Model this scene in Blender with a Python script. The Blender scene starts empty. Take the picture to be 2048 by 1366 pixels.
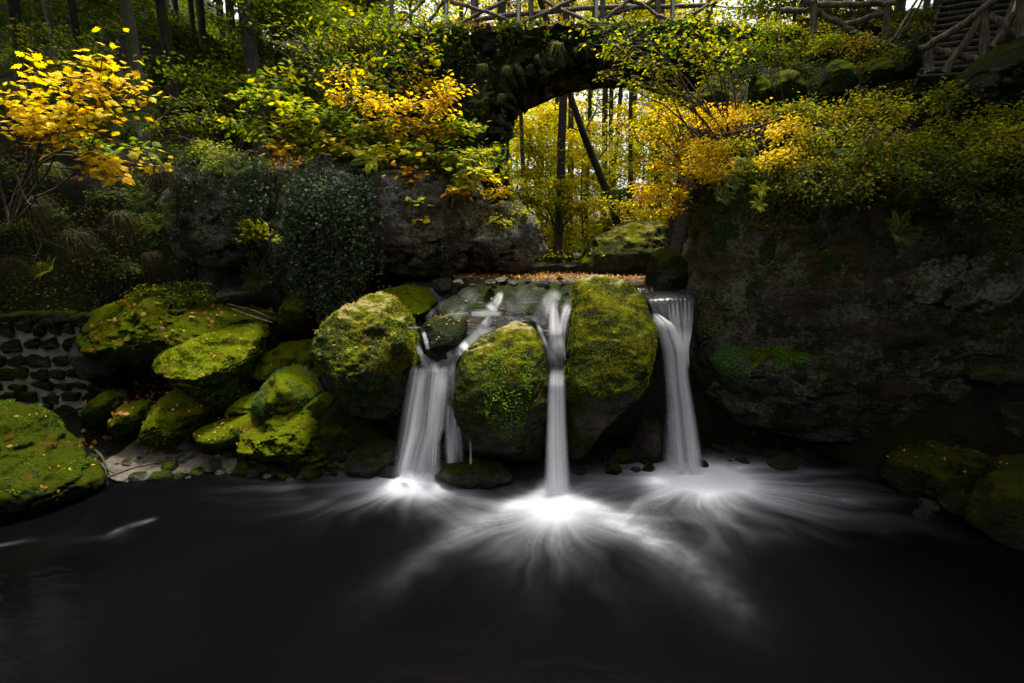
import bpy, bmesh, math, random
import numpy as np
from mathutils import Vector
from mathutils.bvhtree import BVHTree
R = math.radians
rng = np.random.default_rng(7)
random.seed(7)
scene = bpy.context.scene
col = scene.collection

# ------------------------------------------------------------------ camera
CAMZ, PITCH, F = 3.1, R(11.2), 1024.0
CT, ST = math.cos(PITCH), math.sin(PITCH)
cd = bpy.data.cameras.new('camera'); cd.sensor_width = 36; cd.lens = 18
cd.clip_start = .05; cd.clip_end = 500
cam = bpy.data.objects.new('camera', cd); col.objects.link(cam)
cam.location = (0, 0, CAMZ); cam.rotation_euler = (R(90) - PITCH, 0, 0)
scene.camera = cam

def ray(px, py):
    cx = (px - 1024) / F; cy = (683 - py) / F
    return np.array([cx, CT + cy * ST, -ST + cy * CT])
def P(px, py, Y):
    d = ray(px, py); return np.array([0, 0, CAMZ]) + d * (Y / d[1])
def Pz(px, py, z):
    d = ray(px, py); return np.array([0, 0, CAMZ]) + d * ((z - CAMZ) / d[2])
def proj(p):
    p = np.asarray(p); x = p[..., 0]; y = p[..., 1]; z = p[..., 2] - CAMZ
    dep = y * CT - z * ST; up = y * ST + z * CT
    return 1024 + F * x / dep, 683 - F * up / dep

# ------------------------------------------------------------------ noise
def _h(ix, iy, iz, s):
    with np.errstate(over='ignore'):
        h = (ix.astype(np.uint32) * np.uint32(374761393) + iy.astype(np.uint32) * np.uint32(668265263)
             + iz.astype(np.uint32) * np.uint32(2246822519) + np.uint32((s * 974711 + 17) & 0xffffffff))
        h = (h ^ (h >> np.uint32(13))) * np.uint32(1274126177); h ^= h >> np.uint32(16)
        h = h * np.uint32(2654435761); h ^= h >> np.uint32(15)
    return h.astype(np.float64) / 2147483648.0 - 1.0
def vn(p, s=0):
    ip = np.floor(p).astype(np.int64); f = p - ip; u = f * f * f * (f * (f * 6 - 15) + 10)
    r = 0
    for a in (0, 1):
        for b in (0, 1):
            for c in (0, 1):
                w = (u[:, 0] if a else 1 - u[:, 0]) * (u[:, 1] if b else 1 - u[:, 1]) * (u[:, 2] if c else 1 - u[:, 2])
                r = r + w * _h(ip[:, 0] + a, ip[:, 1] + b, ip[:, 2] + c, s)
    return r
def fbm(p, oct=4, s=0, gain=.5, ridge=False):
    r = 0; a = 1; q = np.array(p, float)
    for i in range(oct):
        n = vn(q, s + i)
        if ridge: n = 1 - 2 * np.abs(n)
        r = r + a * n; a *= gain; q = q * 2.03 + 11.7
    return r
def sstep(a, b, x):
    t = np.clip((x - a) / (b - a), 0, 1); return t * t * (3 - 2 * t)

# ------------------------------------------------------------------ materials
def mat(name):
    m = bpy.data.materials.new(name); m.use_nodes = True
    nt = m.node_tree; nt.nodes.clear()
    return m, nt
class N:
    def __init__(s, nt): s.nt = nt
    def n(s, t, **k):
        x = s.nt.nodes.new(t)
        for a, b in k.items(): setattr(x, a, b)
        return x
    def l(s, a, b): s.nt.links.new(a, b)
    def set(s, sock, v):
        if hasattr(v, 'links'): s.l(v, sock)
        else: sock.default_value = v
    def noise(s, vec, scale, detail=4, rough=.55, dist=0):
        x = s.n('ShaderNodeTexNoise'); s.l(vec, x.inputs['Vector'])
        x.inputs['Scale'].default_value = scale; x.inputs['Detail'].default_value = detail
        x.inputs['Roughness'].default_value = rough; x.inputs['Distortion'].default_value = dist
        return x.outputs['Fac']
    def vor(s, vec, scale, feature='F1', out='Distance'):
        x = s.n('ShaderNodeTexVoronoi', feature=feature); s.l(vec, x.inputs['Vector'])
        x.inputs['Scale'].default_value = scale
        return x.outputs[out]
    def m(s, op, a, b=0.0, c=None, clamp=False):
        x = s.n('ShaderNodeMath', operation=op, use_clamp=clamp)
        s.set(x.inputs[0], a); s.set(x.inputs[1], b)
        if c is not None: s.set(x.inputs[2], c)
        return x.outputs[0]
    def step(s, v, a, b):
        x = s.n('ShaderNodeMapRange', interpolation_type='SMOOTHSTEP'); s.set(x.inputs['Value'], v)
        x.inputs['From Min'].default_value = a; x.inputs['From Max'].default_value = b
        return x.outputs['Result']
    def mix(s, f, a, b, mode='MIX'):
        x = s.n('ShaderNodeMix', data_type='RGBA', blend_type=mode)
        s.set(x.inputs[0], f)
        for k, v in ((6, a), (7, b)):
            if isinstance(v, tuple): v = (*v, 1)
            s.set(x.inputs[k], v)
        return x.outputs[2]
    def vscale(s, vec, sc):
        x = s.n('ShaderNodeMapping'); s.l(vec, x.inputs['Vector']); x.inputs['Scale'].default_value = sc
        return x.outputs['Vector']
    def bump(s, h, dist, strength=1.0, nrm=None):
        x = s.n('ShaderNodeBump'); s.l(h, x.inputs['Height']); x.inputs['Distance'].default_value = dist
        x.inputs['Strength'].default_value = strength
        if nrm is not None: s.l(nrm, x.inputs['Normal'])
        return x.outputs['Normal']
    def out(s, sh):
        o = s.n('ShaderNodeOutputMaterial'); s.l(sh, o.inputs['Surface'])

def objvec(g):
    tc = g.n('ShaderNodeTexCoord'); oi = g.n('ShaderNodeObjectInfo')
    v = g.n('ShaderNodeVectorMath', operation='ADD'); g.l(tc.outputs['Object'], v.inputs[0])
    mm = g.m('MULTIPLY', oi.outputs['Random'], 37.0); g.l(mm, v.inputs[1])
    return v.outputs[0]

def rock_mat(name, stone=(.10, .095, .08), stone2=(.03, .03, .027), moss=.3, mossA=(.13, .145, .008), mossB=(.025, .05, .006),
             crust=.3, crustC=(.055, .12, .05), pale=0.0, paleC=(.34, .32, .26), wet=.75, topbare=0.0, side=.0, brown=.3, flm=.93):
    m, nt = mat(name); g = N(nt); v = objvec(g)
    geo = g.n('ShaderNodeNewGeometry'); sep = g.n('ShaderNodeSeparateXYZ'); g.l(geo.outputs['Normal'], sep.inputs[0]); nz = sep.outputs[2]
    n1 = g.noise(v, 1.6, 6, .6); n2 = g.noise(v, 7, 5, .65); n3 = g.noise(v, 38, 4, .7); n4 = g.noise(v, 130, 2, .6)
    strata = g.noise(g.vscale(v, (1, 1, 5)), 2.4, 6, .65, .6)
    rockc = g.mix(g.step(n2, .35, .68), stone2, stone)
    rockc = g.mix(g.m('MULTIPLY', g.step(strata, .45, .7), .55), rockc, (stone[0] * 1.5, stone[1] * 1.35, stone[2] * 1.1))
    rockc = g.mix(g.m('MULTIPLY', g.step(g.noise(v, 3.3, 5, .7, .5), .5, .68), brown), rockc, (.16, .085, .03))
    # pale lichen rosettes and mineral crust
    lic = g.step(g.m('ADD', g.m('MULTIPLY', g.noise(v, 22, 4, .75), .6), g.m('MULTIPLY', g.noise(v, 2.0, 3, .6), .5)), .60 - pale * .16, .68 - pale * .12)
    rockc = g.mix(g.m('MULTIPLY', lic, min(1, .25 + pale)), rockc, paleC)
    # moss
    mk = g.m('ADD', g.m('MULTIPLY', nz, .46), g.m('ADD', g.m('MULTIPLY', n1, .98), g.m('MULTIPLY', n2, .32)))
    mk = g.m('ADD', mk, g.m('MULTIPLY', n3, .15))
    mm = g.step(mk, 1.42 - moss * .8 - side * .4, 1.64 - moss * .8 - side * .4)
    mcol = g.mix(g.step(g.m('ADD', g.m('MULTIPLY', nz, .35), g.m('MULTIPLY', n2, 1.0)), .45, .82), mossB, mossA)
    mcol = g.mix(g.m('MULTIPLY', g.step(n3, .52, .72), .65), mcol, (mossA[0] * 1.5, mossA[1] * 1.4, mossA[2] * 1.3))
    mcol = g.mix(g.m('MULTIPLY', g.step(n3, .48, .30), .7), mcol, (.018, .022, .004))
    mcol = g.mix(g.m('MULTIPLY', g.step(g.noise(v, 4.2, 4, .6), .52, .66), .6), mcol, (.17, .095, .012))
    # blue-green leafy crust on flanks
    ck = g.step(g.m('ADD', g.noise(v, 2.7, 5, .65), g.m('MULTIPLY', nz, -.10)), .66 - crust * .22, .70 - crust * .22)
    cc = g.mix(g.step(g.vor(v, 60), .2, .55), crustC, (crustC[0] * .25, crustC[1] * .25, crustC[2] * .25))
    film = g.step(mk, 1.0 - moss * .8 - side * .4, 1.22 - moss * .8 - side * .4)
    fcol = g.mix(g.step(n3, .4, .65), (.010, .015, .004), (mossB[0] * 1.3, mossB[1] * 1.1, mossB[2]))
    rockc = g.mix(g.m('MULTIPLY', film, flm), rockc, fcol)
    c = g.mix(mm, rockc, mcol)
    c = g.mix(g.m('MULTIPLY', ck, .85), c, cc)
    if topbare > 0:
        tb = g.m('MULTIPLY', g.step(g.m('ADD', nz, g.m('MULTIPLY', n2, .3)), .95, 1.12), g.step(n1, .62 - topbare * .3, .68 - topbare * .3))
        c = g.mix(g.m('MULTIPLY', tb, .8), c, (.32, .26, .14))
        soft = g.m('MULTIPLY', mm, g.m('SUBTRACT', 1, tb))
    else: soft = mm
    soft = g.m('MAXIMUM', soft, ck)
    h = g.m('ADD', g.m('MULTIPLY', n2, .5), g.m('ADD', g.m('MULTIPLY', n3, .35), g.m('MULTIPLY', n4, .12)))
    h = g.m('ADD', h, g.m('MULTIPLY', soft, g.m('MULTIPLY', g.m('ADD', n3, n4), .4)))
    h = g.m('ADD', h, g.m('MULTIPLY', g.m('MULTIPLY', strata, .5), g.m('SUBTRACT', 1, soft)))
    h = g.m('ADD', h, g.m('MULTIPLY', soft, .35))
    nr = g.bump(h, .13, 1.0)
    b = g.n('ShaderNodeBsdfPrincipled'); g.l(c, b.inputs['Base Color']); g.l(nr, b.inputs['Normal'])
    rg = g.m('ADD', g.m('MULTIPLY', soft, .95 - wet), wet)
    rg = g.m('ADD', rg, g.m('MULTIPLY', g.m('SUBTRACT', n3, .5), .35), clamp=True)
    g.l(rg, b.inputs['Roughness']); b.inputs['Specular IOR Level'].default_value = .35
    g.l(g.m('SUBTRACT', .3, g.m('MULTIPLY', g.m('MAXIMUM', soft, film), .26)), b.inputs['Specular IOR Level'])
    g.out(b.outputs[0]); return m

M = {}
M['mossy'] = rock_mat('mossy_rock', stone=(.06, .056, .045), stone2=(.018, .018, .015), moss=.86, crust=.3, brown=.3, mossA=(.165, .205, .003), mossB=(.03, .055, .002))
M['bright'] = rock_mat('sunlit_moss_rock', stone=(.06, .056, .045), stone2=(.018, .018, .015), moss=.98, crust=.45, mossA=(.25, .30, .004), mossB=(.05, .09, .003), crustC=(.11, .22, .09))  # moss colour raised to stand in for sunlight on the lit boulders
M['topbare'] = rock_mat('bare_topped_rock', stone=(.06, .054, .042), stone2=(.018, .017, .014), moss=.64, crust=.22, topbare=1.0, mossA=(.195, .21, .003), mossB=(.035, .06, .002), wet=.6)
M['shadedgreen'] = rock_mat('shaded_green_moss_rock', stone=(.06, .056, .045), stone2=(.018, .018, .015), moss=.86, crust=.4, mossA=(.075, .105, .003), mossB=(.012, .025, .002), crustC=(.06, .12, .05))  # green moss darkened in colour to stand in for shade on the corner boulder
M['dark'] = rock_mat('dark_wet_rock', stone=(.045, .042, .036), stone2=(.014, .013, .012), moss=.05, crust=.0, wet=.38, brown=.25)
M['darkmoss'] = rock_mat('dark_mossy_rock', stone=(.07, .065, .055), moss=.56, crust=.4, wet=.6, mossA=(.075, .095, .008), mossB=(.02, .035, .006), crustC=(.03, .07, .03))
M['cliff'] = rock_mat('pale_cliff_rock', flm=.5, stone=(.15, .135, .11), stone2=(.035, .032, .027), moss=.4, crust=.12, pale=.35, paleC=(.5, .48, .42), wet=.7, crustC=(.03, .06, .035))
M['rightcliff'] = rock_mat('lichen_cliff_rock', flm=.55, stone=(.13, .10, .075), stone2=(.035, .029, .022), moss=.56, crust=.42, pale=.36, paleC=(.36, .37, .27), wet=.7, crustC=(.08, .15, .06), side=.25, mossA=(.12, .16, .004), mossB=(.02, .035, .008))
M['palelichen'] = rock_mat('pale_lichen_rock', flm=.45, stone=(.14, .11, .085), stone2=(.04, .033, .026), moss=.45, crust=.3, pale=.6, paleC=(.38, .39, .3), wet=.7)
M['greyrock'] = rock_mat('grey_stone', stone=(.17, .16, .14), stone2=(.06, .057, .05), moss=.1, crust=0, pale=.1, wet=.5, brown=.5)

def ground_mat(name, a, b, c_, scale=9, wet=.85):
    m, nt = mat(name); g = N(nt); tc = g.n('ShaderNodeTexCoord'); v = tc.outputs['Object']
    n1 = g.noise(v, .8, 5); n2 = g.noise(v, scale, 6, .7); n3 = g.noise(v, 45, 3, .7)
    c = g.mix(g.step(n2, .38, .62), a, b)
    c = g.mix(g.m('MULTIPLY', g.step(n3, .55, .7), .7), c, c_)
    c = g.mix(g.m('MULTIPLY', g.step(n1, .5, .65), .6), c, (.02, .035, .008))
    bs = g.n('ShaderNodeBsdfPrincipled'); g.l(c, bs.inputs['Base Color']); bs.inputs['Roughness'].default_value = wet; bs.inputs['Specular IOR Level'].default_value = .08
    g.l(g.bump(g.m('ADD', n2, g.m('MULTIPLY', n3, .5)), .08, 1), bs.inputs['Normal']); g.out(bs.outputs[0]); return m
M['ground'] = ground_mat('forest_floor', (.008, .007, .005), (.02, .016, .009), (.05, .03, .012))
M['sand'] = ground_mat('river_sand', (.16, .135, .105), (.24, .2, .16), (.09, .075, .06), 14)
M['gravel'] = ground_mat('river_gravel', (.13, .1, .07), (.22, .16, .1), (.25, .12, .05), 20, .6)
M['mortar'] = ground_mat('mortar', (.42, .37, .28), (.54, .48, .37), (.11, .1, .08), 30)

def bark_mat(name, a, b, moss=.3):
    m, nt = mat(name); g = N(nt); v = objvec(g)
    s = g.noise(g.vscale(v, (1, 1, .16)), 24, 5, .7); n1 = g.noise(v, 2.2, 4); n2 = g.noise(v, 14, 4, .7)
    c = g.mix(g.step(s, .4, .62), a, b)
    c = g.mix(g.m('MULTIPLY', g.step(n2, .55, .7), .35), c, (.2, .2, .17))
    c = g.mix(g.m('MULTIPLY', g.step(n1, .6 - moss * .2, .72 - moss * .2), .75), c, (.05, .065, .01))
    bs = g.n('ShaderNodeBsdfPrincipled'); g.l(c, bs.inputs['Base Color']); bs.inputs['Roughness'].default_value = .85
    g.l(g.bump(s, .03, .9), bs.inputs['Normal']); g.out(bs.outputs[0]); return m
M['bark'] = bark_mat('dark_bark', (.018, .015, .012), (.055, .046, .036))
M['palebark'] = bark_mat('pale_bark', (.05, .046, .038), (.13, .12, .1), .6)
M['log'] = bark_mat('weathered_log', (.07, .055, .042), (.2, .165, .13), .1)
M['twig'] = bark_mat('twig_bark', (.04, .03, .02), (.10, .075, .05), .1)

def leaf_mat(name, tr=.45, rough=.6, sat=1.0, gl=.012):
    m, nt = mat(name); g = N(nt)
    at = g.n('ShaderNodeAttribute', attribute_name='Col'); c = at.outputs['Color']
    d = g.n('ShaderNodeBsdfDiffuse'); t = g.n('ShaderNodeBsdfTranslucent'); gs = g.n('ShaderNodeBsdfGlossy')
    g.l(c, d.inputs['Color']); hs = g.n('ShaderNodeHueSaturation'); g.l(c, hs.inputs['Color']); hs.inputs['Value'].default_value = 1.25
    hs.inputs['Saturation'].default_value = 1.1
    g.l(hs.outputs[0], t.inputs['Color']); gs.inputs['Roughness'].default_value = rough; gs.inputs['Color'].default_value = (.8, .8, .75, 1)
    m1 = g.n('ShaderNodeMixShader'); m1.inputs[0].default_value = tr; g.l(d.outputs[0], m1.inputs[1]); g.l(t.outputs[0], m1.inputs[2])
    m2 = g.n('ShaderNodeMixShader'); m2.inputs[0].default_value = gl; g.l(m1.outputs[0], m2.inputs[1]); g.l(gs.outputs[0], m2.inputs[2])
    g.out(m2.outputs[0]); return m
M['leaf'] = leaf_mat('leaf', .5); M['ivy'] = leaf_mat('ivy_leaf', .2, .6, 1, .02); M['dry'] = leaf_mat('dry_leaf', .25, .6, 1, .015)
M['grass'] = leaf_mat('grass_blade', .3, .5)

def water_mat():
    m, nt = mat('pool_water'); g = N(nt)
    tc = g.n('ShaderNodeTexCoord'); v = tc.outputs['Object']
    at = g.n('ShaderNodeAttribute', attribute_name='foam'); f = at.outputs['Fac']
    c = g.mix(f, (.0017, .0017, .0019), (.8, .81, .88))
    b = g.n('ShaderNodeBsdfPrincipled'); g.l(c, b.inputs['Base Color'])
    g.l(g.m('ADD', g.m('MULTIPLY', f, .6), .16, clamp=True), b.inputs['Roughness'])
    b.inputs['IOR'].default_value = 1.12; b.inputs['Specular IOR Level'].default_value = .4
    n = g.noise(g.vscale(v, (1, 2.2, 1)), 1.7, 3, .5, .8)
    g.l(g.bump(n, .05, .12), b.inputs['Normal']); g.out(b.outputs[0]); return m
M['water'] = water_mat()
def fall_mat(name, white=(.82, .83, .87)):
    m, nt = mat(name); g = N(nt)
    at = g.n('ShaderNodeAttribute', attribute_name='foam'); f = at.outputs['Fac']
    d = g.n('ShaderNodeBsdfDiffuse'); d.inputs['Color'].default_value = (*white, 1)
    t = g.n('ShaderNodeBsdfTranslucent'); t.inputs['Color'].default_value = (*white, 1)
    m1 = g.n('ShaderNodeMixShader'); m1.inputs[0].default_value = .3; g.l(d.outputs[0], m1.inputs[1]); g.l(t.outputs[0], m1.inputs[2])
    tr = g.n('ShaderNodeBsdfTransparent')
    m2 = g.n('ShaderNodeMixShader'); g.l(f, m2.inputs[0]); g.l(tr.outputs[0], m2.inputs[1]); g.l(m1.outputs[0], m2.inputs[2])
    g.out(m2.outputs[0]); return m
M['fall'] = fall_mat('falling_water')
def clearwater_mat():
    m, nt = mat('thin_clear_water'); g = N(nt)
    at = g.n('ShaderNodeAttribute', attribute_name='foam'); f = at.outputs['Fac']
    tc = g.n('ShaderNodeTexCoord'); n = g.noise(g.vscale(tc.outputs['Object'], (3, .6, 1)), 5, 3, .5, .5)
    c = g.mix(f, (.012, .012, .011), (.8, .82, .86))
    b = g.n('ShaderNodeBsdfPrincipled'); g.l(c, b.inputs['Base Color']); b.inputs['IOR'].default_value = 1.33
    b.inputs['Roughness'].default_value = .2
    g.l(g.bump(n, .03, .6), b.inputs['Normal']); g.out(b.outputs[0]); return m
M['stream'] = clearwater_mat()
def plain(name, c, rough=.5, metal=0):
    m, nt = mat(name); g = N(nt); v = objvec(g); n = g.noise(v, 30, 3)
    b = g.n('ShaderNodeBsdfPrincipled'); g.l(g.mix(n, tuple(x * .7 for x in c), c), b.inputs['Base Color'])
    b.inputs['Roughness'].default_value = rough; b.inputs['Metallic'].default_value = metal; g.out(b.outputs[0]); return m
M['metal'] = plain('galvanised_metal', (.5, .5, .5), .5, .3)

# ------------------------------------------------------------------ mesh building
class MB:
    def __init__(s): s.v = []; s.f = []; s.c = []; s.n = 0
    def add(s, v, faces, c=None):
        v = np.asarray(v, float).reshape(-1, 3); s.v.append(v)
        for f in faces: s.f.append(np.asarray(f, np.int64) + s.n)
        if c is not None:
            c = np.asarray(c, float)
            s.c.append(np.broadcast_to(c, (len(v), 3)) if c.ndim == 1 else c)
        s.n += len(v)
    def build(s, name, material, parent=None, origin=None, smooth=True, attr=None):
        v = np.concatenate(s.v) if s.v else np.zeros((0, 3))
        if parent is not None: o0 = np.array(parent['_o'])
        else: o0 = np.array(origin if origin is not None else (0, 0, 0), float)
        return mesh_obj(name, v - o0, s.f, material, parent, o0 if parent is None else (0, 0, 0), smooth,
                        np.concatenate(s.c) if s.c else None, attr)
def mesh_obj(name, v, faces, material, parent=None, loc=(0, 0, 0), smooth=True, colr=None, attr=None):
    me = bpy.data.meshes.new(name)
    me.vertices.add(len(v)); me.vertices.foreach_set('co', v.astype(np.float32).ravel())
    loops = np.concatenate([f.ravel() for f in faces]); tot = np.concatenate([np.full(len(f), f.shape[1]) for f in faces])
    start = np.concatenate([[0], np.cumsum(tot)[:-1]])
    me.loops.add(len(loops)); me.loops.foreach_set('vertex_index', loops.astype(np.int32))
    me.polygons.add(len(tot)); me.polygons.foreach_set('loop_start', start.astype(np.int32))
    me.polygons.foreach_set('use_smooth', np.full(len(tot), smooth))
    me.update(calc_edges=True); me.validate()
    if colr is not None:
        a = me.attributes.new('Col', 'FLOAT_COLOR', 'POINT')
        a.data.foreach_set('color', np.concatenate([colr, np.ones((len(colr), 1))], 1).astype(np.float32).ravel())
    if attr is not None:
        a = me.attributes.new('foam', 'FLOAT', 'POINT'); a.data.foreach_set('value', np.asarray(attr, np.float32))
    me.materials.append(material)
    o = bpy.data.objects.new(name, me); col.objects.link(o); o.location = loc
    if parent is not None: o.parent = parent
    return o
def tag(o, label, cat=None, group=None, kind=None):
    if label: o['label'] = label
    if cat: o['category'] = cat
    if group: o['group'] = group
    if kind: o['kind'] = kind
    return o
def thing(name, label, cat, origin, group=None):
    o = bpy.data.objects.new(name, None); col.objects.link(o); o.location = origin; o.empty_display_size = .2
    o['_o'] = [float(x) for x in origin]
    return tag(o, label, cat, group)
def dup(root, loc, rz=0, sc=1.0, label=None, group=None, tilt=0):
    r = root.copy(); col.objects.link(r); r.location = loc; r.rotation_euler = (tilt, 0, rz); r.scale = (sc, sc, sc)
    if label: r['label'] = label
    if group: r['group'] = group
    for ch in list(root.children):
        c = ch.copy(); col.objects.link(c); c.parent = r
    return r

def tube(mb, pts, r0, r1=None, sides=7, c=None, lump=0.0, seed=0, cap=True):
    pts = np.asarray(pts, float); n = len(pts); r1 = r0 if r1 is None else r1
    T = np.gradient(pts, axis=0); T /= np.linalg.norm(T, axis=1)[:, None] + 1e-9
    ref = np.array([0, 0, 1.]) if abs(T[:, 2]).mean() < .8 else np.array([1., 0, 0])
    A = np.cross(T, ref); A /= np.linalg.norm(A, axis=1)[:, None] + 1e-9; B = np.cross(T, A)
    th = np.arange(sides) / sides * 2 * np.pi
    rad = np.linspace(r0, r1, n)[:, None] * np.ones((1, sides))
    v = pts[:, None] + rad[..., None] * (np.cos(th)[None, :, None] * A[:, None] + np.sin(th)[None, :, None] * B[:, None])
    if lump:
        q = v.reshape(-1, 3)
        k = (fbm(q * 5, 3, seed) * lump).reshape(n, sides)
        v = pts[:, None] + (v - pts[:, None]) * (1 + k)[..., None]
    i = np.arange(n - 1)[:, None] * sides; j = np.arange(sides)[None]; j2 = (j + 1) % sides
    f = np.stack([i + j, i + j2, i + sides + j2, i + sides + j], -1).reshape(-1, 4)
    fs = [f]
    if cap: fs += [np.arange(sides)[None], (np.arange(sides)[::-1] + (n - 1) * sides)[None]]
    mb.add(v.reshape(-1, 3), fs, c)
def curve(a, b, n=8, sag=0.0, wob=0.0, seed=None):
    a = np.asarray(a, float); b = np.asarray(b, float); t = np.linspace(0, 1, n)[:, None]
    L = np.linalg.norm(b - a); p = a + (b - a) * t
    p[:, 2] += (4 * t * (1 - t))[:, 0] * sag * L
    if wob:
        k = rng.normal(0, 1, (3, 3)) * wob * L
        for i in range(3): p += np.sin(np.pi * (i + 1) * t) * k[i] / (i + 1)
    return p

# leaf templates: x along, y side, z normal
def fan(outline): 
    o = np.array(outline, float); v = np.concatenate([[[.35, 0, .04]], o]); k = len(o)
    f = np.array([[0, 1 + i, 1 + (i + 1) % k] for i in range(k)]); return v, f
_m = [(0, 0), (-.08, .2), (.1, .2), (.12, .48), (.3, .36), (.42, .62), (.55, .3), (.78, .32), (.74, .16), (1.05, 0)]
MAPLE = fan([(x, y, -.10 * y * y * 2 - .12 * x * x) for x, y in _m] + [(x, -y, -.10 * y * y * 2 - .12 * x * x) for x, y in _m[-2:0:-1]])
OVAL = (np.array([(0, 0, 0), (.3, .24, .05), (.7, .22, .02), (1, 0, -.1), (.7, -.22, .02), (.3, -.24, .05)], float), np.array([[0, 1, 5], [1, 2, 5], [2, 4, 5], [2, 3, 4]]))
IVY = fan([(0, 0, 0), (-.05, .35, 0), (.3, .3, 0), (.4, .5, -.05), (.6, .2, 0), (.95, 0, -.08), (.6, -.2, 0), (.4, -.5, -.05), (.3, -.3, 0), (-.05, -.35, 0)])
TINY = (np.array([(0, 0, 0), (.5, .3, .06), (1, 0, 0), (.5, -.3, .06)], float), np.array([[0, 1, 3], [1, 2, 3]]))
def leaves(mb, pos, axis, nrm, size, tmpl, colr):
    pos = np.asarray(pos, float); n = len(pos)
    if n == 0: return
    X = axis / (np.linalg.norm(axis, axis=1)[:, None] + 1e-9)
    Z = nrm - X * (nrm * X).sum(1)[:, None]; Z /= np.linalg.norm(Z, axis=1)[:, None] + 1e-9
    Y = np.cross(Z, X); tv, tf = tmpl; k = len(tv)
    size = np.broadcast_to(size, (n,))
    v = pos[:, None] + size[:, None, None] * (tv[None, :, 0:1] * X[:, None] + tv[None, :, 1:2] * Y[:, None] + tv[None, :, 2:3] * Z[:, None])
    f = (tf[None] + (np.arange(n) * k)[:, None, None]).reshape(-1, tf.shape[1])
    mb.add(v.reshape(-1, 3), [f], np.repeat(colr, k, 0))
PAL = {
 'yellow': [(.70, .50, .015), (.76, .56, .02), (.60, .50, .02), (.68, .42, .012)],
 'ygreen': [(.42, .38, .014), (.30, .34, .014), (.17, .24, .012), (.5, .40, .012), (.10, .17, .012)],
 'green': [(.10, .14, .012), (.17, .20, .012), (.06, .09, .01), (.26, .25, .014)],
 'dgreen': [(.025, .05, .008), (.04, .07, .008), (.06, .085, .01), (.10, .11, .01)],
 'orange': [(.6, .32, .012), (.66, .42, .01), (.5, .2, .01), (.6, .46, .012)],
 'mixed': [(.45, .40, .014), (.2, .26, .012), (.1, .15, .012), (.5, .40, .012), (.42, .22, .02)],
 'ivy': [(.035, .065, .03), (.055, .095, .05), (.08, .13, .075), (.025, .045, .018)],
 'dead': [(.38, .14, .03), (.28, .09, .02), (.5, .26, .05), (.48, .33, .07), (.2, .08, .03), (.4, .2, .04)],
 'shrub': [(.28, .26, .012), (.17, .2, .012), (.08, .12, .01), (.42, .28, .012), (.06, .09, .01)],
 'far': [(.64, .52, .02), (.52, .50, .02), (.70, .50, .02), (.30, .40, .015)],
}
for k_ in ('ygreen', 'green', 'dgreen', 'shrub', 'mixed'): PAL[k_] = [(a, b * 1.02, c * .35) for a, b, c in PAL[k_]]
PAL['ivy'] = [(a * .6, b * .6, c * .5) for a, b, c in PAL['ivy']]
def pal(name, n, pos=None, sc=.9, s=3):
    p = np.array(PAL[name])
    if pos is None: i = rng.integers(0, len(p), n)
    else:
        q = fbm(np.asarray(pos) * sc, 2, s) * .9 + rng.normal(0, .45, n) + .75
        i = np.clip((q / 1.5 * len(p)).astype(int), 0, len(p) - 1)
    return p[i] * rng.uniform(.72, 1.25, (n, 1))

def spray(stem, lf, root, blobs, nleaf, size, tmpl, palette, sr=.012, twigs=8, flat=.35, droop=.25, sag=.06, jit=.03):
    """branches from root to every blob, twigs through it, leaves in flat layers along the twigs"""
    for (c, r, *k) in blobs:
        c = np.asarray(c, float); r = np.asarray(r, float)
        nl = int(nleaf * (k[0] if k else 1)); pp = k[1] if len(k) > 1 else palette
        br = curve(root, c, 9, sag, .05); tube(stem, br, sr, sr * .4, 6)
        P_, A_, N_ = [], [], []
        per = max(2, nl // twigs)
        for t in range(twigs):
            u = rng.normal(0, 1, 3); u /= np.linalg.norm(u); e = c + u * r * rng.uniform(.6, 1.1)
            s0 = br[rng.integers(5, 9)]; tw = curve(s0, e, 8, .03, .07); tube(stem, tw, sr * .35, sr * .12, 4, cap=False)
            tt = rng.uniform(.18, 1.0, per) * 7; i = np.minimum(tt.astype(int), 6); fr = (tt - i)[:, None]
            p = tw[i] * (1 - fr) + tw[i + 1] * fr
            d = tw[i + 1] - tw[i]; d /= np.linalg.norm(d, axis=1)[:, None] + 1e-9
            side = np.cross(d, [0, 0, 1.]); side /= np.linalg.norm(side, axis=1)[:, None] + 1e-9
            ax = side * rng.choice([-1, 1], per)[:, None] * rng.uniform(.5, 1, (per, 1)) + d * .7 + rng.normal(0, .25, (per, 3)); ax[:, 2] -= droop
            p = p + ax * size * rng.uniform(.1, 1.0, (per, 1)) + rng.normal(0, jit, (per, 3))
            nn = np.tile([0, -.25, 1.], (per, 1)) + rng.normal(0, flat, (per, 3))
            P_.append(p); A_.append(ax); N_.append(nn)
        p = np.concatenate(P_)
        leaves(lf, p, np.concatenate(A_), np.concatenate(N_), size * rng.uniform(.6, 1.25, len(p)), tmpl, pal(pp, len(p), p, 1.6, 5))
def spray_plant(name, label, cat, root, blobs, nleaf, size, tmpl, palette, group=None, **kw):
    t = thing(name, label, cat, root, group); a, b = MB(), MB()
    spray(a, b, root, blobs, nleaf, size, tmpl, palette, **kw)
    a.build('stem', M['twig'], t); b.build('foliage', M['leaf'], t, smooth=False); return t

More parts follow.
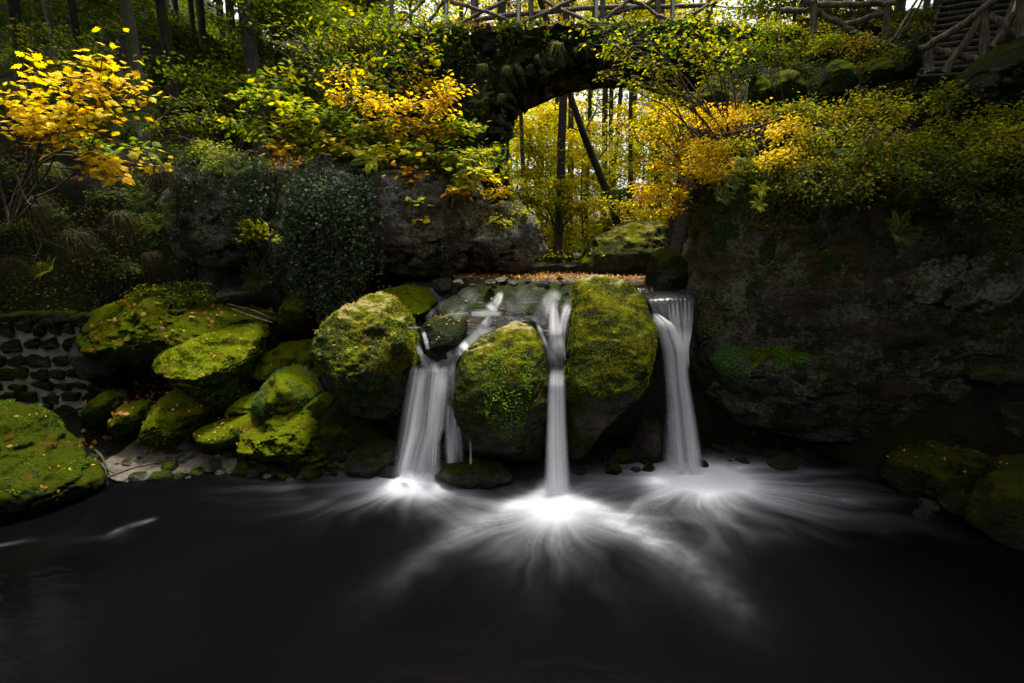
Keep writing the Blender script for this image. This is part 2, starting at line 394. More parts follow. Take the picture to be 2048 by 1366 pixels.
# ------------------------------------------------------------------ rocks
_ico = {}
def ico(l):
    if l not in _ico:
        bm = bmesh.new(); bmesh.ops.create_icosphere(bm, subdivisions=l, radius=1)
        _ico[l] = (np.array([x.co[:] for x in bm.verts]), np.array([[q.index for q in f.verts] for f in bm.faces])); bm.free()
    return _ico[l]
ROCKS = {}
def radial(poly, th):
    """distance from the origin to the closed outline in each direction (smoothed)"""
    p = np.asarray(poly, float); a = np.arctan2(p[:, 1], p[:, 0]); r = np.hypot(p[:, 0], p[:, 1])
    # sample the polygon edges densely, take the farthest per angle bin
    S = 720; out = np.zeros(S)
    q = np.concatenate([p, p[:1]]); t = np.linspace(0, 1, 200)[:, None]
    pts = np.concatenate([q[i] * (1 - t) + q[i + 1] * t for i in range(len(p))])
    b = ((np.arctan2(pts[:, 1], pts[:, 0]) % (2 * np.pi)) / (2 * np.pi) * S).astype(int) % S
    np.maximum.at(out, b, np.hypot(pts[:, 0], pts[:, 1]))
    z = np.where(out > 0)[0]; out = np.interp(np.arange(S), z, out[z], period=S)
    k = np.exp(-np.linspace(-2, 2, 25) ** 2); k /= k.sum()
    out = np.convolve(np.concatenate([out[-12:], out, out[:12]]), k, 'valid')
    x = (th % (2 * np.pi)) / (2 * np.pi) * S
    return np.interp(x, np.arange(S + 1), np.append(out, out[0]))
def rock(key, name, label, outline, Y, thick, material, lvl=5, n=2.6, lean=0.0, leanx=0.0, amp=.07, facets=5, seed=1, strata=.0, group=None, cat='boulder', parent=None, back=None, under=.22, crack=.05):
    d, f = ico(lvl); C = np.mean([(min(a for a, b in outline), min(b for a, b in outline)), (max(a for a, b in outline), max(b for a, b in outline))], 0)
    c = P(C[0], C[1], Y)
    pl = np.array([P(a, b, Y) - c for a, b in outline])[:, [0, 2]]
    rho = np.hypot(d[:, 0], d[:, 2]); th = np.arctan2(d[:, 2], d[:, 0]); rr = radial(pl, th)
    t = (rho ** n + np.abs(d[:, 1]) ** n) ** (-1 / n)
    bk = thick if back is None else back
    v = np.stack([rr * t * d[:, 0] , np.where(d[:, 1] > 0, bk, thick) * t * d[:, 1], rr * t * d[:, 2]], 1)
    v[:, :][:, [0, 2]] *= 1
    v[:, 1] += lean * v[:, 2].clip(0) + under * (-v[:, 2]).clip(0) + leanx * v[:, 0]
    size = float(np.mean([np.ptp(v[:, 0]), np.ptp(v[:, 2])]) / 2); rs = np.random.default_rng(seed)
    for _ in range(facets):
        nn = rs.normal(0, 1, 3); nn /= np.linalg.norm(nn)
        if abs(nn[1]) < .35: nn[1] = -.5 - abs(nn[1]); nn /= np.linalg.norm(nn)
        dd = v @ nn; h = dd.max() * rs.uniform(.72, .9); ex = np.maximum(0, dd - h); v -= nn * (ex * .8)[:, None]
    w = v + c
    nd = v / (np.linalg.norm(v, axis=1)[:, None] + 1e-9)
    a = amp * min(size, 1.4)
    fq = 1.25 / max(size, .12)
    q = w * fq
    disp = a * (fbm(q, 3, seed) + .45 * fbm(q * 3.1, 3, seed + 9, ridge=True) * .6) + min(.02, amp * size * .3) * fbm(w * 7, 4, seed + 20, .6) + .009 * fbm(w * 5, 3, seed + 40, ridge=True)
    disp -= crack * sstep(.16, .0, np.abs(fbm(w * np.array([.8, .8, 1.6]) * 1.3, 3, seed + 50))) * min(size, 1)
    if strata: disp += strata * fbm(w * np.array([.9, .9, 6.5]) + 3, 3, seed + 30) * .5
    w = w + nd * disp[:, None]
    org = np.array([c[0], c[1], w[:, 2].min()])
    o = mesh_obj(name, w - org, [f], material, None, org)
    tag(o, label, cat, group); ROCKS[key] = (w, f, o, org); return o
def simple_rock(name, c, s, material, seed, lvl=3, label=None, cat='stone', group=None, flatz=.65):
    d, f = ico(lvl); rs = np.random.default_rng(seed); v = d * (np.array([1, .8, flatz]) * rs.uniform(.8, 1.2, 3))
    for _ in range(9):
        nn = rs.normal(0, 1, 3); nn /= np.linalg.norm(nn); dd = v @ nn; ex = np.maximum(0, dd - dd.max() * rs.uniform(.62, .9)); v -= nn * (ex * .9)[:, None]
    v *= s; w = v * 1 + np.asarray(c); v += d * (fbm(w * 1.6 / s, 4, seed) * s * .09)[:, None]
    a = rs.uniform(0, 6.28); v = v @ np.array([[math.cos(a), -math.sin(a), 0], [math.sin(a), math.cos(a), 0], [0, 0, 1]])
    o = mesh_obj(name, v, [f], material, None, c); tag(o, label, cat, group); ROCKS[o.name] = (v + np.asarray(c), f, o, np.asarray(c)); return o
def sample(key, n, seed=0):
    w, f, *_ = ROCKS[key]; rs = np.random.default_rng(seed)
    a, b, c = w[f[:, 0]], w[f[:, 1]], w[f[:, 2]]; nn = np.cross(b - a, c - a); ar = np.linalg.norm(nn, axis=1)
    i = rs.choice(len(f), n, p=ar / ar.sum()); u = rs.uniform(0, 1, (n, 2)); fl = u.sum(1) > 1; u[fl] = 1 - u[fl]
    p = a[i] + (b - a)[i] * u[:, :1] + (c - a)[i] * u[:, 1:]
    return p, nn[i] / (ar[i][:, None] + 1e-12)

# ------------------------------------------------------------------ terrain
def pw(y, pts):
    a = np.array(pts, float); return np.interp(y, a[:, 0], a[:, 1])
def xs(y): return pw(y, [(7, .9), (9, 1.0), (11, 1.6), (16, 2.4), (30, 3.2), (60, 6)])
def H(x, y, detail=True):
    x = np.asarray(x, float); y = np.asarray(y, float)
    sh = pw(x, [(-9, 3.0), (-7.2, 4.2), (-5.9, 5.35), (-5.2, 6.15), (-4.2, 6.5), (-2, 6.55), (-1.5, 6.9)])
    yy = y - (sh - 6.5) * sstep(8.5, 6.5, y); yy = np.where(yy > y, np.minimum(yy, np.maximum(y, 6.9)), yy)
    L = pw(yy, [(4, -1.2), (5.9, -.6), (6.4, -.12), (6.6, .04), (7.2, .16), (8.0, .42), (8.6, 1.1), (9.2, 1.9), (9.9, 4.3), (13, 5.5), (20, 9.5), (35, 19), (60, 34)])
    Rr = pw(y, [(6, -1), (6.9, -.5), (7.4, -.1), (7.9, 3.2), (8.3, 4.7), (9, 5.6), (10.5, 6.6), (13, 7), (20, 10), (40, 20), (60, 30)])
    near = sstep(4.2, 6.8, x); Rr2 = pw(y, [(3.0, -1), (4.5, -.2), (5.5, .1), (6.0, 2), (6.8, 4.0), (8, 5.2), (9, 5.9), (10.5, 7.0), (20, 11), (60, 32)])
    Rr = Rr * (1 - near) + Rr2 * near
    ch = pw(y, [(6.8, -1), (7.25, -.8), (7.45, 2.1), (8, 2.32), (12, 2.5), (16, 2.2), (30, 2.6), (60, 5)])
    w = pw(y, [(7, 2.0), (8, 1.35), (9, 1.4), (11, 1.9), (14, 3), (20, 6), (35, 12), (60, 18)])
    u = x - xs(y)
    bl = pw(y, [(7, .5), (10, .8), (14, 3), (30, 14), (60, 30)])
    a = sstep(0, 1, (-u - w) / bl); b = sstep(0, 1, (u - w) / bl)
    z = ch * (1 - a) * (1 - b) + L * a + Rr * b
    bk = pw(y, [(-30, 16), (-12, 6), (-4, 2.6), (-1, 1.6), (.8, .9), (1.8, -.9), (3, -1.2)])
    z = np.where(y < 3, np.maximum(bk, np.where(y < 3, -1.2, z)), z)
    side = sstep(8.8, 11, np.abs(x)) * np.clip(np.abs(x) - 8.8, 0, 30) * .9
    z = np.where(y < 7, np.maximum(z, side * sstep(8, 5, y) - 1.2 * (side <= 0)), z)
    if detail:
        p = np.stack([x, y, z * .3], -1).reshape(-1, 3)
        z = z + (fbm(p * .7, 3, 50) * .22 * sstep(6.6, 9, y).ravel() + fbm(p * 3, 3, 60) * .045).reshape(z.shape)
    return z
def Hs(x, y): return float(H(np.array([x]), np.array([y]))[0])

def grid(xa, ya):
    X, Y = np.meshgrid(xa, ya); nx = len(xa); ny = len(ya)
    i = np.arange(ny - 1)[:, None] * nx + np.arange(nx - 1)[None]
    return X.ravel(), Y.ravel(), np.stack([i, i + 1, i + nx + 1, i + nx], -1).reshape(-1, 4)
xa = np.concatenate([np.linspace(-70, -12, 50)[:-1], np.arange(-12, 10, .08), np.linspace(10, 70, 50)])
ya = np.concatenate([np.linspace(-40, 3, 30)[:-1], np.arange(3, 14, .08), np.linspace(14, 90, 130)])
gx, gy, gf = grid(xa, ya); gz = H(gx, gy)
gv = np.stack([gx, gy, gz], 1)
g_ = mesh_obj('ground', gv, [gf], M['ground']); tag(g_, 'dark leaf covered forest floor and banks of the gorge', kind='structure')
ROCKS['ground'] = (gv, np.concatenate([gf[:, :3], gf[:, [0, 2, 3]]]), g_, None)

_c = gv[gf].mean(1); _m = (np.abs(_c[:, 0]) < 12) & (_c[:, 1] > 6) & (_c[:, 1] < 22); _q = gf[_m]
ROCKS['near'] = (gv, np.concatenate([_q[:, :3], _q[:, [0, 2, 3]]]), g_, None)
_m = (_c[:, 0] < 2) & (_c[:, 0] > -45) & (_c[:, 1] > 14) & (_c[:, 1] < 62); _q = gf[_m]
ROCKS['hill'] = (gv, np.concatenate([_q[:, :3], _q[:, [0, 2, 3]]]), g_, None)
# sandy beach at the left, a strip a little above the ground
bx, by, bf = grid(np.arange(-6.0, -1.7, .06), np.arange(6.2, 8.2, .06)); bz = H(bx, by)
fade = sstep(-6.0, -5.4, bx) * sstep(-1.75, -2.3, bx) * sstep(8.1, 7.6, by)
mesh_ = mesh_obj('sand', np.stack([bx, by, bz + .02 - .12 * (1 - fade) + .012 * fbm(np.stack([bx, by, bz], 1) * 5, 3, 5)], 1), [bf], M['sand']); tag(mesh_, 'pale sandy strip at the left edge of the pool', kind='structure')
# gravel bar upstream of the ledge
bx, by, bf = grid(np.arange(-1.0, 2.6, .05), np.arange(7.9, 9.3, .05))
bz = 2.44 + .07 * sstep(7.9, 8.3, by) - .2 * sstep(.55, 1.0, ((bx - .7) / 1.9) ** 2 + ((by - 8.55) / .7) ** 2) + .03 * fbm(np.stack([bx, by, bx * 0], 1) * 9, 3, 8)
mesh_ = mesh_obj('gravel_bar', np.stack([bx, by, bz], 1), [bf], M['gravel']); tag(mesh_, 'brown gravel bar in the stream behind the waterfalls', kind='structure')

# ------------------------------------------------------------------ rock things
def RK(*a, **k): return rock(*a, **k)
RK('slab', 'boulder', 'broad mossy slab with orange leaves and green sprigs on top, above the left beach', [(193,640),(211,616),(272,599),(307,588),(351,594),(417,608),(474,623),(549,641),(558,655),(544,695),(505,720),(395,735),(329,730),(246,712),(211,692),(198,668)], 8.15, .95, M['mossy'], 7, 3.2, .35, amp=.07, seed=11)
RK('lit', 'boulder', 'blocky boulder with brightest yellow moss top, leaning against the broad slab', [(327,718),(345,700),(395,676),(439,662),(496,658),(509,678),(507,713),(490,735),(480,796),(465,816),(430,816),(386,801),(338,775),(327,748)], 7.35, .6, M['bright'], 7, 3.2, .5, amp=.07, facets=6, seed=24)
RK('r3', 'boulder', 'pyramid shaped mossy boulder at the back of the left beach', [(282,880),(299,831),(325,792),(364,772),(391,783),(413,814),(420,845),(400,878),(351,893),(299,892)], 7.0, .42, M['mossy'], 5, 2.5, .4, seed=33)
RK('r4', 'boulder', 'small pointed mossy rock nearest the stone wall', [(169,823),(184,801),(206,783),(228,792),(237,818),(225,855),(189,861),(171,845)], 7.35, .3, M['mossy'], 5, 2.5, .3, seed=5)
RK('r5', 'boulder', 'low mossy rock with yellow leaves between pointed rock and pyramid boulder', [(222,855),(237,818),(263,806),(290,809),(298,830),(285,858),(246,868)], 7.1, .28, M['mossy'], 5, 2.5, .3, seed=6)
RK('r6', 'boulder', 'round boulder with pale green crust beside the large waterfall boulder', [(513,801),(526,770),(553,744),(579,739),(614,757),(636,783),(634,815),(605,835),(570,842),(535,845),(518,831)], 7.1, .42, M['bright'], 5, 2.4, .35, seed=7)
RK('r7', 'boulder', 'long low mossy rock lying on the beach right of the pyramid boulder', [(378,890),(395,860),(439,845),(505,831),(524,849),(495,880),(450,900),(395,902)], 6.9, .35, M['mossy'], 5, 2.5, .5, seed=8)
RK('r8', 'boulder', 'stepped mossy rock at the water edge below the round crusted boulder', [(475,893),(492,858),(527,862),(549,834),(600,830),(640,850),(668,880),(665,925),(600,938),(530,940),(490,922)], 6.75, .42, M['mossy'], 7, 2.8, .4, amp=.13, facets=7, seed=9)
RK('r8b', 'boulder', 'mossy block wedged under the left side of the waterfall boulder', [(625,835),(650,810),(700,800),(750,830),(770,870),(760,930),(700,935),(640,930)], 7.0, .5, M['darkmoss'], 5, 2.8, .3, seed=19)
RK('r8c', 'boulder', 'dark rounded rock at the foot of the left waterfall', [(690,935),(705,900),(750,882),(785,890),(795,930),(780,958),(720,960)], 6.6, .35, M['dark'], 5, 2.5, .3, seed=20)
RK('r8d', 'boulder', 'mossy rock between bright topped boulder and round crusted boulder', [(455,830),(465,805),(500,790),(530,800),(532,828),(500,842)], 7.3, .3, M['bright'], 5, 2.5, .3, seed=21)
RK('r8e', 'boulder', 'mossy rock filling the gap behind the round crusted boulder', [(500,760),(510,720),(560,690),(620,680),(655,700),(660,760),(620,800),(540,790)], 7.8, .4, M['mossy'], 5, 2.5, .3, seed=22)
RK('r8f', 'boulder', 'small dark mossy rock above the stepped rock', [(600,830),(610,805),(640,790),(668,800),(675,830),(640,845)], 6.98, .25, M['mossy'], 5, 2.5, .3, seed=23)
RK('big', 'boulder', 'large leaf strewn mossy boulder left of the left waterfall', [(645,739),(645,687),(660,651),(690,615),(746,595),(780,610),(815,643),(828,678),(829,730),(815,770),(800,815),(772,838),(737,836),(689,822),(658,780)], 6.85, .75, M['topbare'], 7, 2.8, .45, amp=.09, facets=7, seed=12, crack=.015)
RK('r10', 'boulder', 'smooth dark green boulder behind the large left waterfall boulder', [(735,600),(755,583),(807,570),(847,577),(873,603),(868,634),(834,655),(790,660),(745,640)], 7.75, .5, M['mossy'], 5, 2.3, .3, amp=.04, seed=14)
RK('r11', 'boulder', 'leaf strewn brown rock parting the stream above the left waterfall', [(840,665),(858,640),(904,627),(939,629),(942,655),(925,690),(904,712),(878,722),(848,705)], 6.9, .4, M['darkmoss'], 5, 2.4, .5, amp=.06, seed=15)
RK('apron', 'rock_ledge', 'dark wet rock apron the stream slides over above the falls', [(855,650),(870,610),(915,574),(1000,570),(1100,569),(1175,569),(1180,620),(1160,760),(1060,740),(1000,720),(930,720),(870,730)], 7.25, .55, M['dark'], 6, 2.6, .55, amp=.06, seed=16, cat='ledge')
RK('mid', 'boulder', 'egg shaped boulder with yellow top and green leafy patch between left and middle waterfalls', [(915,740),(925,708),(945,690),(970,675),(1000,656),(1035,645),(1066,658),(1090,690),(1097,748),(1093,810),(1090,870),(1080,940),(1027,950),(965,945),(925,925),(912,860),(908,790)], 6.6, .6, M['topbare'], 7, 2.6, .28, amp=.032, facets=3, seed=17, crack=.015)
RK('rt', 'boulder', 'tall mossy boulder with pale stone top between middle and right waterfalls', [(1133,755),(1143,680),(1150,610),(1158,575),(1185,563),(1250,564),(1282,583),(1302,615),(1308,660),(1298,700),(1272,764),(1235,815),(1205,850),(1178,870),(1168,905),(1145,925),(1132,890),(1130,820)], 6.75, .75, M['topbare'], 7, 2.8, .35, amp=.04, facets=4, seed=18, crack=.015)
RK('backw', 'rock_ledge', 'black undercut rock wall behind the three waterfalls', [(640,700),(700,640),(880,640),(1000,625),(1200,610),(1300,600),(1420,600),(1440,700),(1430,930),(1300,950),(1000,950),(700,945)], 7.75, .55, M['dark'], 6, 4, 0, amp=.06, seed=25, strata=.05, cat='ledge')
RK('lip', 'rock_ledge', 'narrow rock lip under the right waterfall', [(1285,600),(1300,592),(1390,592),(1400,620),(1385,690),(1330,690),(1300,650)], 7.15, .35, M['dark'], 5, 3, .3, amp=.05, seed=26, cat='ledge')
RK('behind', 'boulder', 'wet upright rock in the hollow left of the right waterfall', [(1258,925),(1264,885),(1286,836),(1314,830),(1328,873),(1330,929),(1290,942)], 6.95, .3, M['dark'], 5, 2.5, .1, seed=27)
RK('cliff', 'rock_cliff', 'huge shaded cliff of lichen stained sandstone right of the waterfalls', [(1400,600),(1425,520),(1445,430),(1470,370),(1520,330),(1700,300),(2000,250),(2350,250),(2450,600),(2350,850),(2150,905),(1950,925),(1800,905),(1650,890),(1500,868),(1420,830),(1390,760),(1383,690)], 6.9, 1.0, M['rightcliff'], 7, 3.6, .12, -.22, amp=.085, facets=0, seed=28, strata=.05, cat='cliff', back=2.2)
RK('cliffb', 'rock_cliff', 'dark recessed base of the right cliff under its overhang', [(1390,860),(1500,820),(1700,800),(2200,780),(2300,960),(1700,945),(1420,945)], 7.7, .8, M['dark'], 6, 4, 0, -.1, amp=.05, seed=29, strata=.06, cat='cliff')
RK('up1', 'boulder', 'pale sunlit boulder with mossy flank upstream under the bridge arch', [(1155,537),(1175,502),(1185,478),(1225,456),(1262,444),(1314,444),(1345,460),(1366,474),(1362,505),(1320,535),(1298,552),(1242,568),(1177,568),(1160,552)], 9.2, .8, M['topbare'], 6, 2.5, .6, amp=.08, seed=30)
RK('up2', 'boulder', 'dark mossy block standing in the stream above the right waterfall', [(1300,590),(1303,514),(1322,498),(1354,502),(1372,522),(1380,590)], 7.75, .35, M['darkmoss'], 5, 3.5, .1, seed=31)
RK('up3', 'boulder', 'overhanging grey rock left of the stream under the bridge', [(900,500),(930,440),(960,415),(1040,410),(1088,455),(1098,500),(1075,515),(1050,540),(970,545),(915,530)], 8.9, .7, M['cliff'], 6, 2.8, .3, amp=.1, seed=32, facets=6)
RK('lc1', 'rock_cliff', 'grey sandstone bluff hung with yellow maple above the left waterfall', [(715,470),(735,390),(775,345),(850,325),(930,345),(972,400),(978,470),(955,512),(900,540),(820,553),(750,535),(720,505)], 8.8, .9, M['cliff'], 6, 3, .1, amp=.09, facets=6, seed=34, cat='cliff')
RK('lc2', 'rock_cliff', 'ivy draped bluff left of the grey sandstone bluff', [(550,500),(560,400),(600,340),(660,315),(730,330),(755,400),(750,520),(705,600),(620,610),(560,570)], 8.75, .8, M['cliff'], 6, 3, .05, amp=.08, seed=35, cat='cliff')
RK('lc3', 'rock_cliff', 'pale rock column with orange stain and trailing ivy above the dark cave', [(345,440),(360,350),(400,300),(470,300),(525,350),(535,450),(525,520),(460,548),(380,525),(350,490)], 8.85, .75, M['cliff'], 6, 3, .05, amp=.09, seed=36, cat='cliff')
RK('lc4', 'boulder', 'small grey stone at the mouth of the cave', [(435,600),(445,578),(475,570),(495,585),(492,608),(455,612)], 8.5, .3, M['greyrock'], 4, 2.4, .2, seed=37)
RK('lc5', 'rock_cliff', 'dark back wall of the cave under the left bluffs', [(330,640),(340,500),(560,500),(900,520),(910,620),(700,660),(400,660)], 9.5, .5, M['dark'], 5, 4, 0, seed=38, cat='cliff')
RK('lc6', 'boulder', 'mossy hump under the ivy curtain right of the broad slab', [(560,650),(565,600),(600,575),(650,585),(670,620),(655,655),(600,665)], 8.15, .4, M['mossy'], 5, 2.4, .3, seed=39)
RK('lc7', 'boulder', 'small dark stone left of the gravel bar', [(858,585),(868,560),(890,552),(908,565),(910,590),(880,600)], 8.0, .25, M['dark'], 4, 2.4, .2, seed=40)
RK('fg', 'boulder', 'big green mossy boulder in the lower left corner by the pool', [(-280,930),(-160,845),(-70,822),(0,845),(55,885),(110,925),(168,968),(165,990),(110,1012),(40,1035),(-100,1070),(-260,1040)], 5.75, .7, M['shadedgreen'], 7, 2.6, .35, amp=.06, facets=3, seed=41)
RK('fr1', 'boulder', 'long low leaf dotted boulder at the right edge of the pool', [(1768,958),(1800,925),(1880,898),(2000,892),(2080,900),(2110,950),(2000,985),(1880,995),(1800,988)], 6.0, .5, M['darkmoss'], 6, 2.4, .4, amp=.05, seed=42)
RK('fr2', 'boulder', 'boulder with yellow leaves in front of the long low right boulder', [(1958,960),(1985,932),(2060,920),(2150,930),(2170,1005),(2010,1012)], 5.6, .4, M['darkmoss'], 5, 2.4, .4, seed=43)
RK('fr3', 'boulder', 'lumpy wet stone left of its twin by the right shore', [(1882,1005),(1900,990),(1935,985),(1952,1005),(1940,1030),(1895,1028)], 5.45, .16, M['darkmoss'], 4, 2.4, .2, seed=44)
RK('fr4', 'boulder', 'lumpy wet stone right of its twin by the right shore', [(1942,990),(1975,982),(2008,1012),(1992,1030),(1958,1025)], 5.42, .16, M['darkmoss'], 4, 2.4, .2, seed=45)
RK('fr5', 'boulder', 'smooth mossy boulder in the lower right corner of the pool', [(1948,1050),(1975,1020),(2020,985),(2080,965),(2200,960),(2230,1090),(2110,1115),(2010,1095)], 4.95, .45, M['darkmoss'], 5, 2.3, .35, seed=46)
RK('fr6', 'boulder', 'square dark block against the cliff foot at the right picture edge', [(1975,880),(1985,800),(2040,788),(2130,800),(2140,920),(1990,915)], 6.05, .35, M['darkmoss'], 5, 3.4, .2, seed=47)
RK('fr7', 'boulder', 'mossy slanting boulder under the log stairs at top right', [(1925,215),(1950,150),(1990,110),(2050,68),(2160,50),(2200,240),(2000,235)], 6.9, .7, M['darkmoss'], 6, 2.8, .3, amp=.04, seed=48)
RK('wet', 'boulder', 'glistening black rock at the foot of the left waterfall in the pool', [(873,955),(888,930),(955,924),(1010,935),(1024,955),(985,972),(900,972)], 6.25, .3, M['dark'], 5, 2.5, .2, amp=.12, seed=49)
for i, (x, y0, y1, w, Y, lb) in enumerate([(1425,165,225,60,8.2,'leftmost, flat'), (1518,150,220,34,8.1,'second from left, low'), (1575,140,215,62,7.9,'third from left, leaf topped'), (1680,122,200,68,7.8,'widest, moss covered'), (1757,118,165,42,8.0,'narrow upright'), (1812,78,150,48,8.6,'tallest dark round')]):
    RK('edge%d' % i, 'edging_stone', lb + ' edging stone along the path beyond the right shrubs', [(x - w/2, y1), (x - w/2.3, (y0+y1)/2), (x - w/5, y0), (x + w/5, y0), (x + w/2.2, (y0+y1)/2), (x + w/2, y1), (x, y1 + 10)], Y, .25, M['mossy'] if i < 5 else M['darkmoss'], 5, 2.6, .2, seed=60 + i, group='edging stones along the path', cat='stone')

# small stones along the pool edge, each its own object
def stones(n, pxr, pyr, z, srange, mats, label, group, seed0, ylim=None):
    rs = np.random.default_rng(seed0)
    for i in range(n):
        px = rs.uniform(*pxr); py = rs.uniform(*pyr); p = Pz(px, py, z)
        zz = max(Hs(p[0], p[1]), -.03) if z < 1 else z
        s = rs.uniform(*srange) * (1.6 if rs.random() < .15 else 1)
        simple_rock('stone', (p[0], p[1], zz + s * .18), s, M[mats[i % len(mats)]], seed0 * 100 + i, 3, label, 'stone', group)
stones(46, (330, 700), (900, 950), .05, (.05, .14), ['dark', 'greyrock', 'greyrock', 'darkmoss'], 'small wet stone lying along the left shore of the pool', 'stones along the left shore', 3)
stones(20, (170, 380), (850, 945), .12, (.04, .12), ['greyrock', 'greyrock', 'darkmoss'], 'small stone lying on the sand between wall and beach', 'stones on the left beach', 4)
stones(12, (1150, 1330), (905, 945), .0, (.07, .17), ['dark', 'darkmoss'], 'dark stone in the hollow between middle and right waterfalls', 'stones in the hollow', 5)
stones(22, (1400, 1600), (868, 930), .0, (.07, .17), ['dark', 'darkmoss', 'dark'], 'glistening wet stone in the pile right of the right waterfall', 'stones right of the falls', 6)
stones(10, (1830, 2000), (995, 1035), .0, (.05, .13), ['dark', 'darkmoss'], 'wet stone at the foot of the right shore boulders', 'stones on the right shore', 11)
stones(30, (480, 790), (925, 958), .0, (.06, .14), ['dark', 'darkmoss'], 'dark wet stone under the large waterfall boulder', 'stones under the waterfall boulder', 8)
stones(14, (915, 1150), (552, 572), 2.5, (.04, .09), ['greyrock'], 'small stone on the gravel bar behind the falls', 'stones on the gravel bar', 9)
simple_rock('stone', P(285, 935, 6.6) , .24, M['greyrock'], 77, 4, 'flat pale topped stone at the beach edge below the pyramid boulder', 'stone', None, .35)
simple_rock('stone', P(375, 915, 6.8), .17, M['greyrock'], 78, 4, 'angular bare brown stone on the beach right of the flat stone', 'stone', None, .8)
simple_rock('stone', P(1125, 556, 9.0), .16, M['greyrock'], 79, 4, 'rounded brown stone in the stream beneath the arch', 'stone', None, .6)

# ------------------------------------------------------------------ BVH of what stands there, for streams laid over the rock
_vs, _fs, _n = [], [], 0
for k, (w, f, *_r) in ROCKS.items():
    if k in ('near', 'hill'): continue
    _vs.append(w); _fs.append(f + _n); _n += len(w)
bvh = BVHTree.FromPolygons(np.concatenate(_vs).tolist(), np.concatenate(_fs).tolist())
def hit(px, py, default=7.0):
    d = ray(px, py); h = bvh.ray_cast(Vector((0, 0, CAMZ)), Vector(d).normalized())
    return (np.array(h[0]), np.array(h[1])) if h[0] is not None else (P(px, py, default), np.array([0, -1., 0]))

_y = hit(1560, 720)[0][1]; RK('bulge', 'rock_ledge', 'green crusted ledge bulging low on the right cliff beside the right waterfall', [(1405,715),(1430,672),(1500,655),(1600,668),(1720,690),(1800,735),(1740,790),(1600,800),(1460,785)], _y + .42, .62, M['rightcliff'], 6, 2.8, .3, amp=.1, seed=90, strata=.06, cat='ledge')
_y = hit(1960, 740)[0][1]; RK('bulge2', 'rock_ledge', 'smooth rock bulge low on the cliff near the right picture edge', [(1878,740),(1900,700),(1980,692),(2060,700),(2080,750),(2020,780),(1920,772)], _y + .3, .5, M['rightcliff'], 5, 2.6, .2, amp=.07, seed=91, cat='ledge')
_y = hit(1800, 560)[0][1]; RK('bulge3', 'rock_ledge', 'broad pale lichened swelling in the middle of the right cliff', [(1640,560),(1700,490),(1820,455),(1960,480),(2040,560),(1980,640),(1830,660),(1700,640)], _y + .5, .8, M['palelichen'], 6, 2.2, .15, -.3, amp=.06, seed=92, facets=0, cat='ledge')
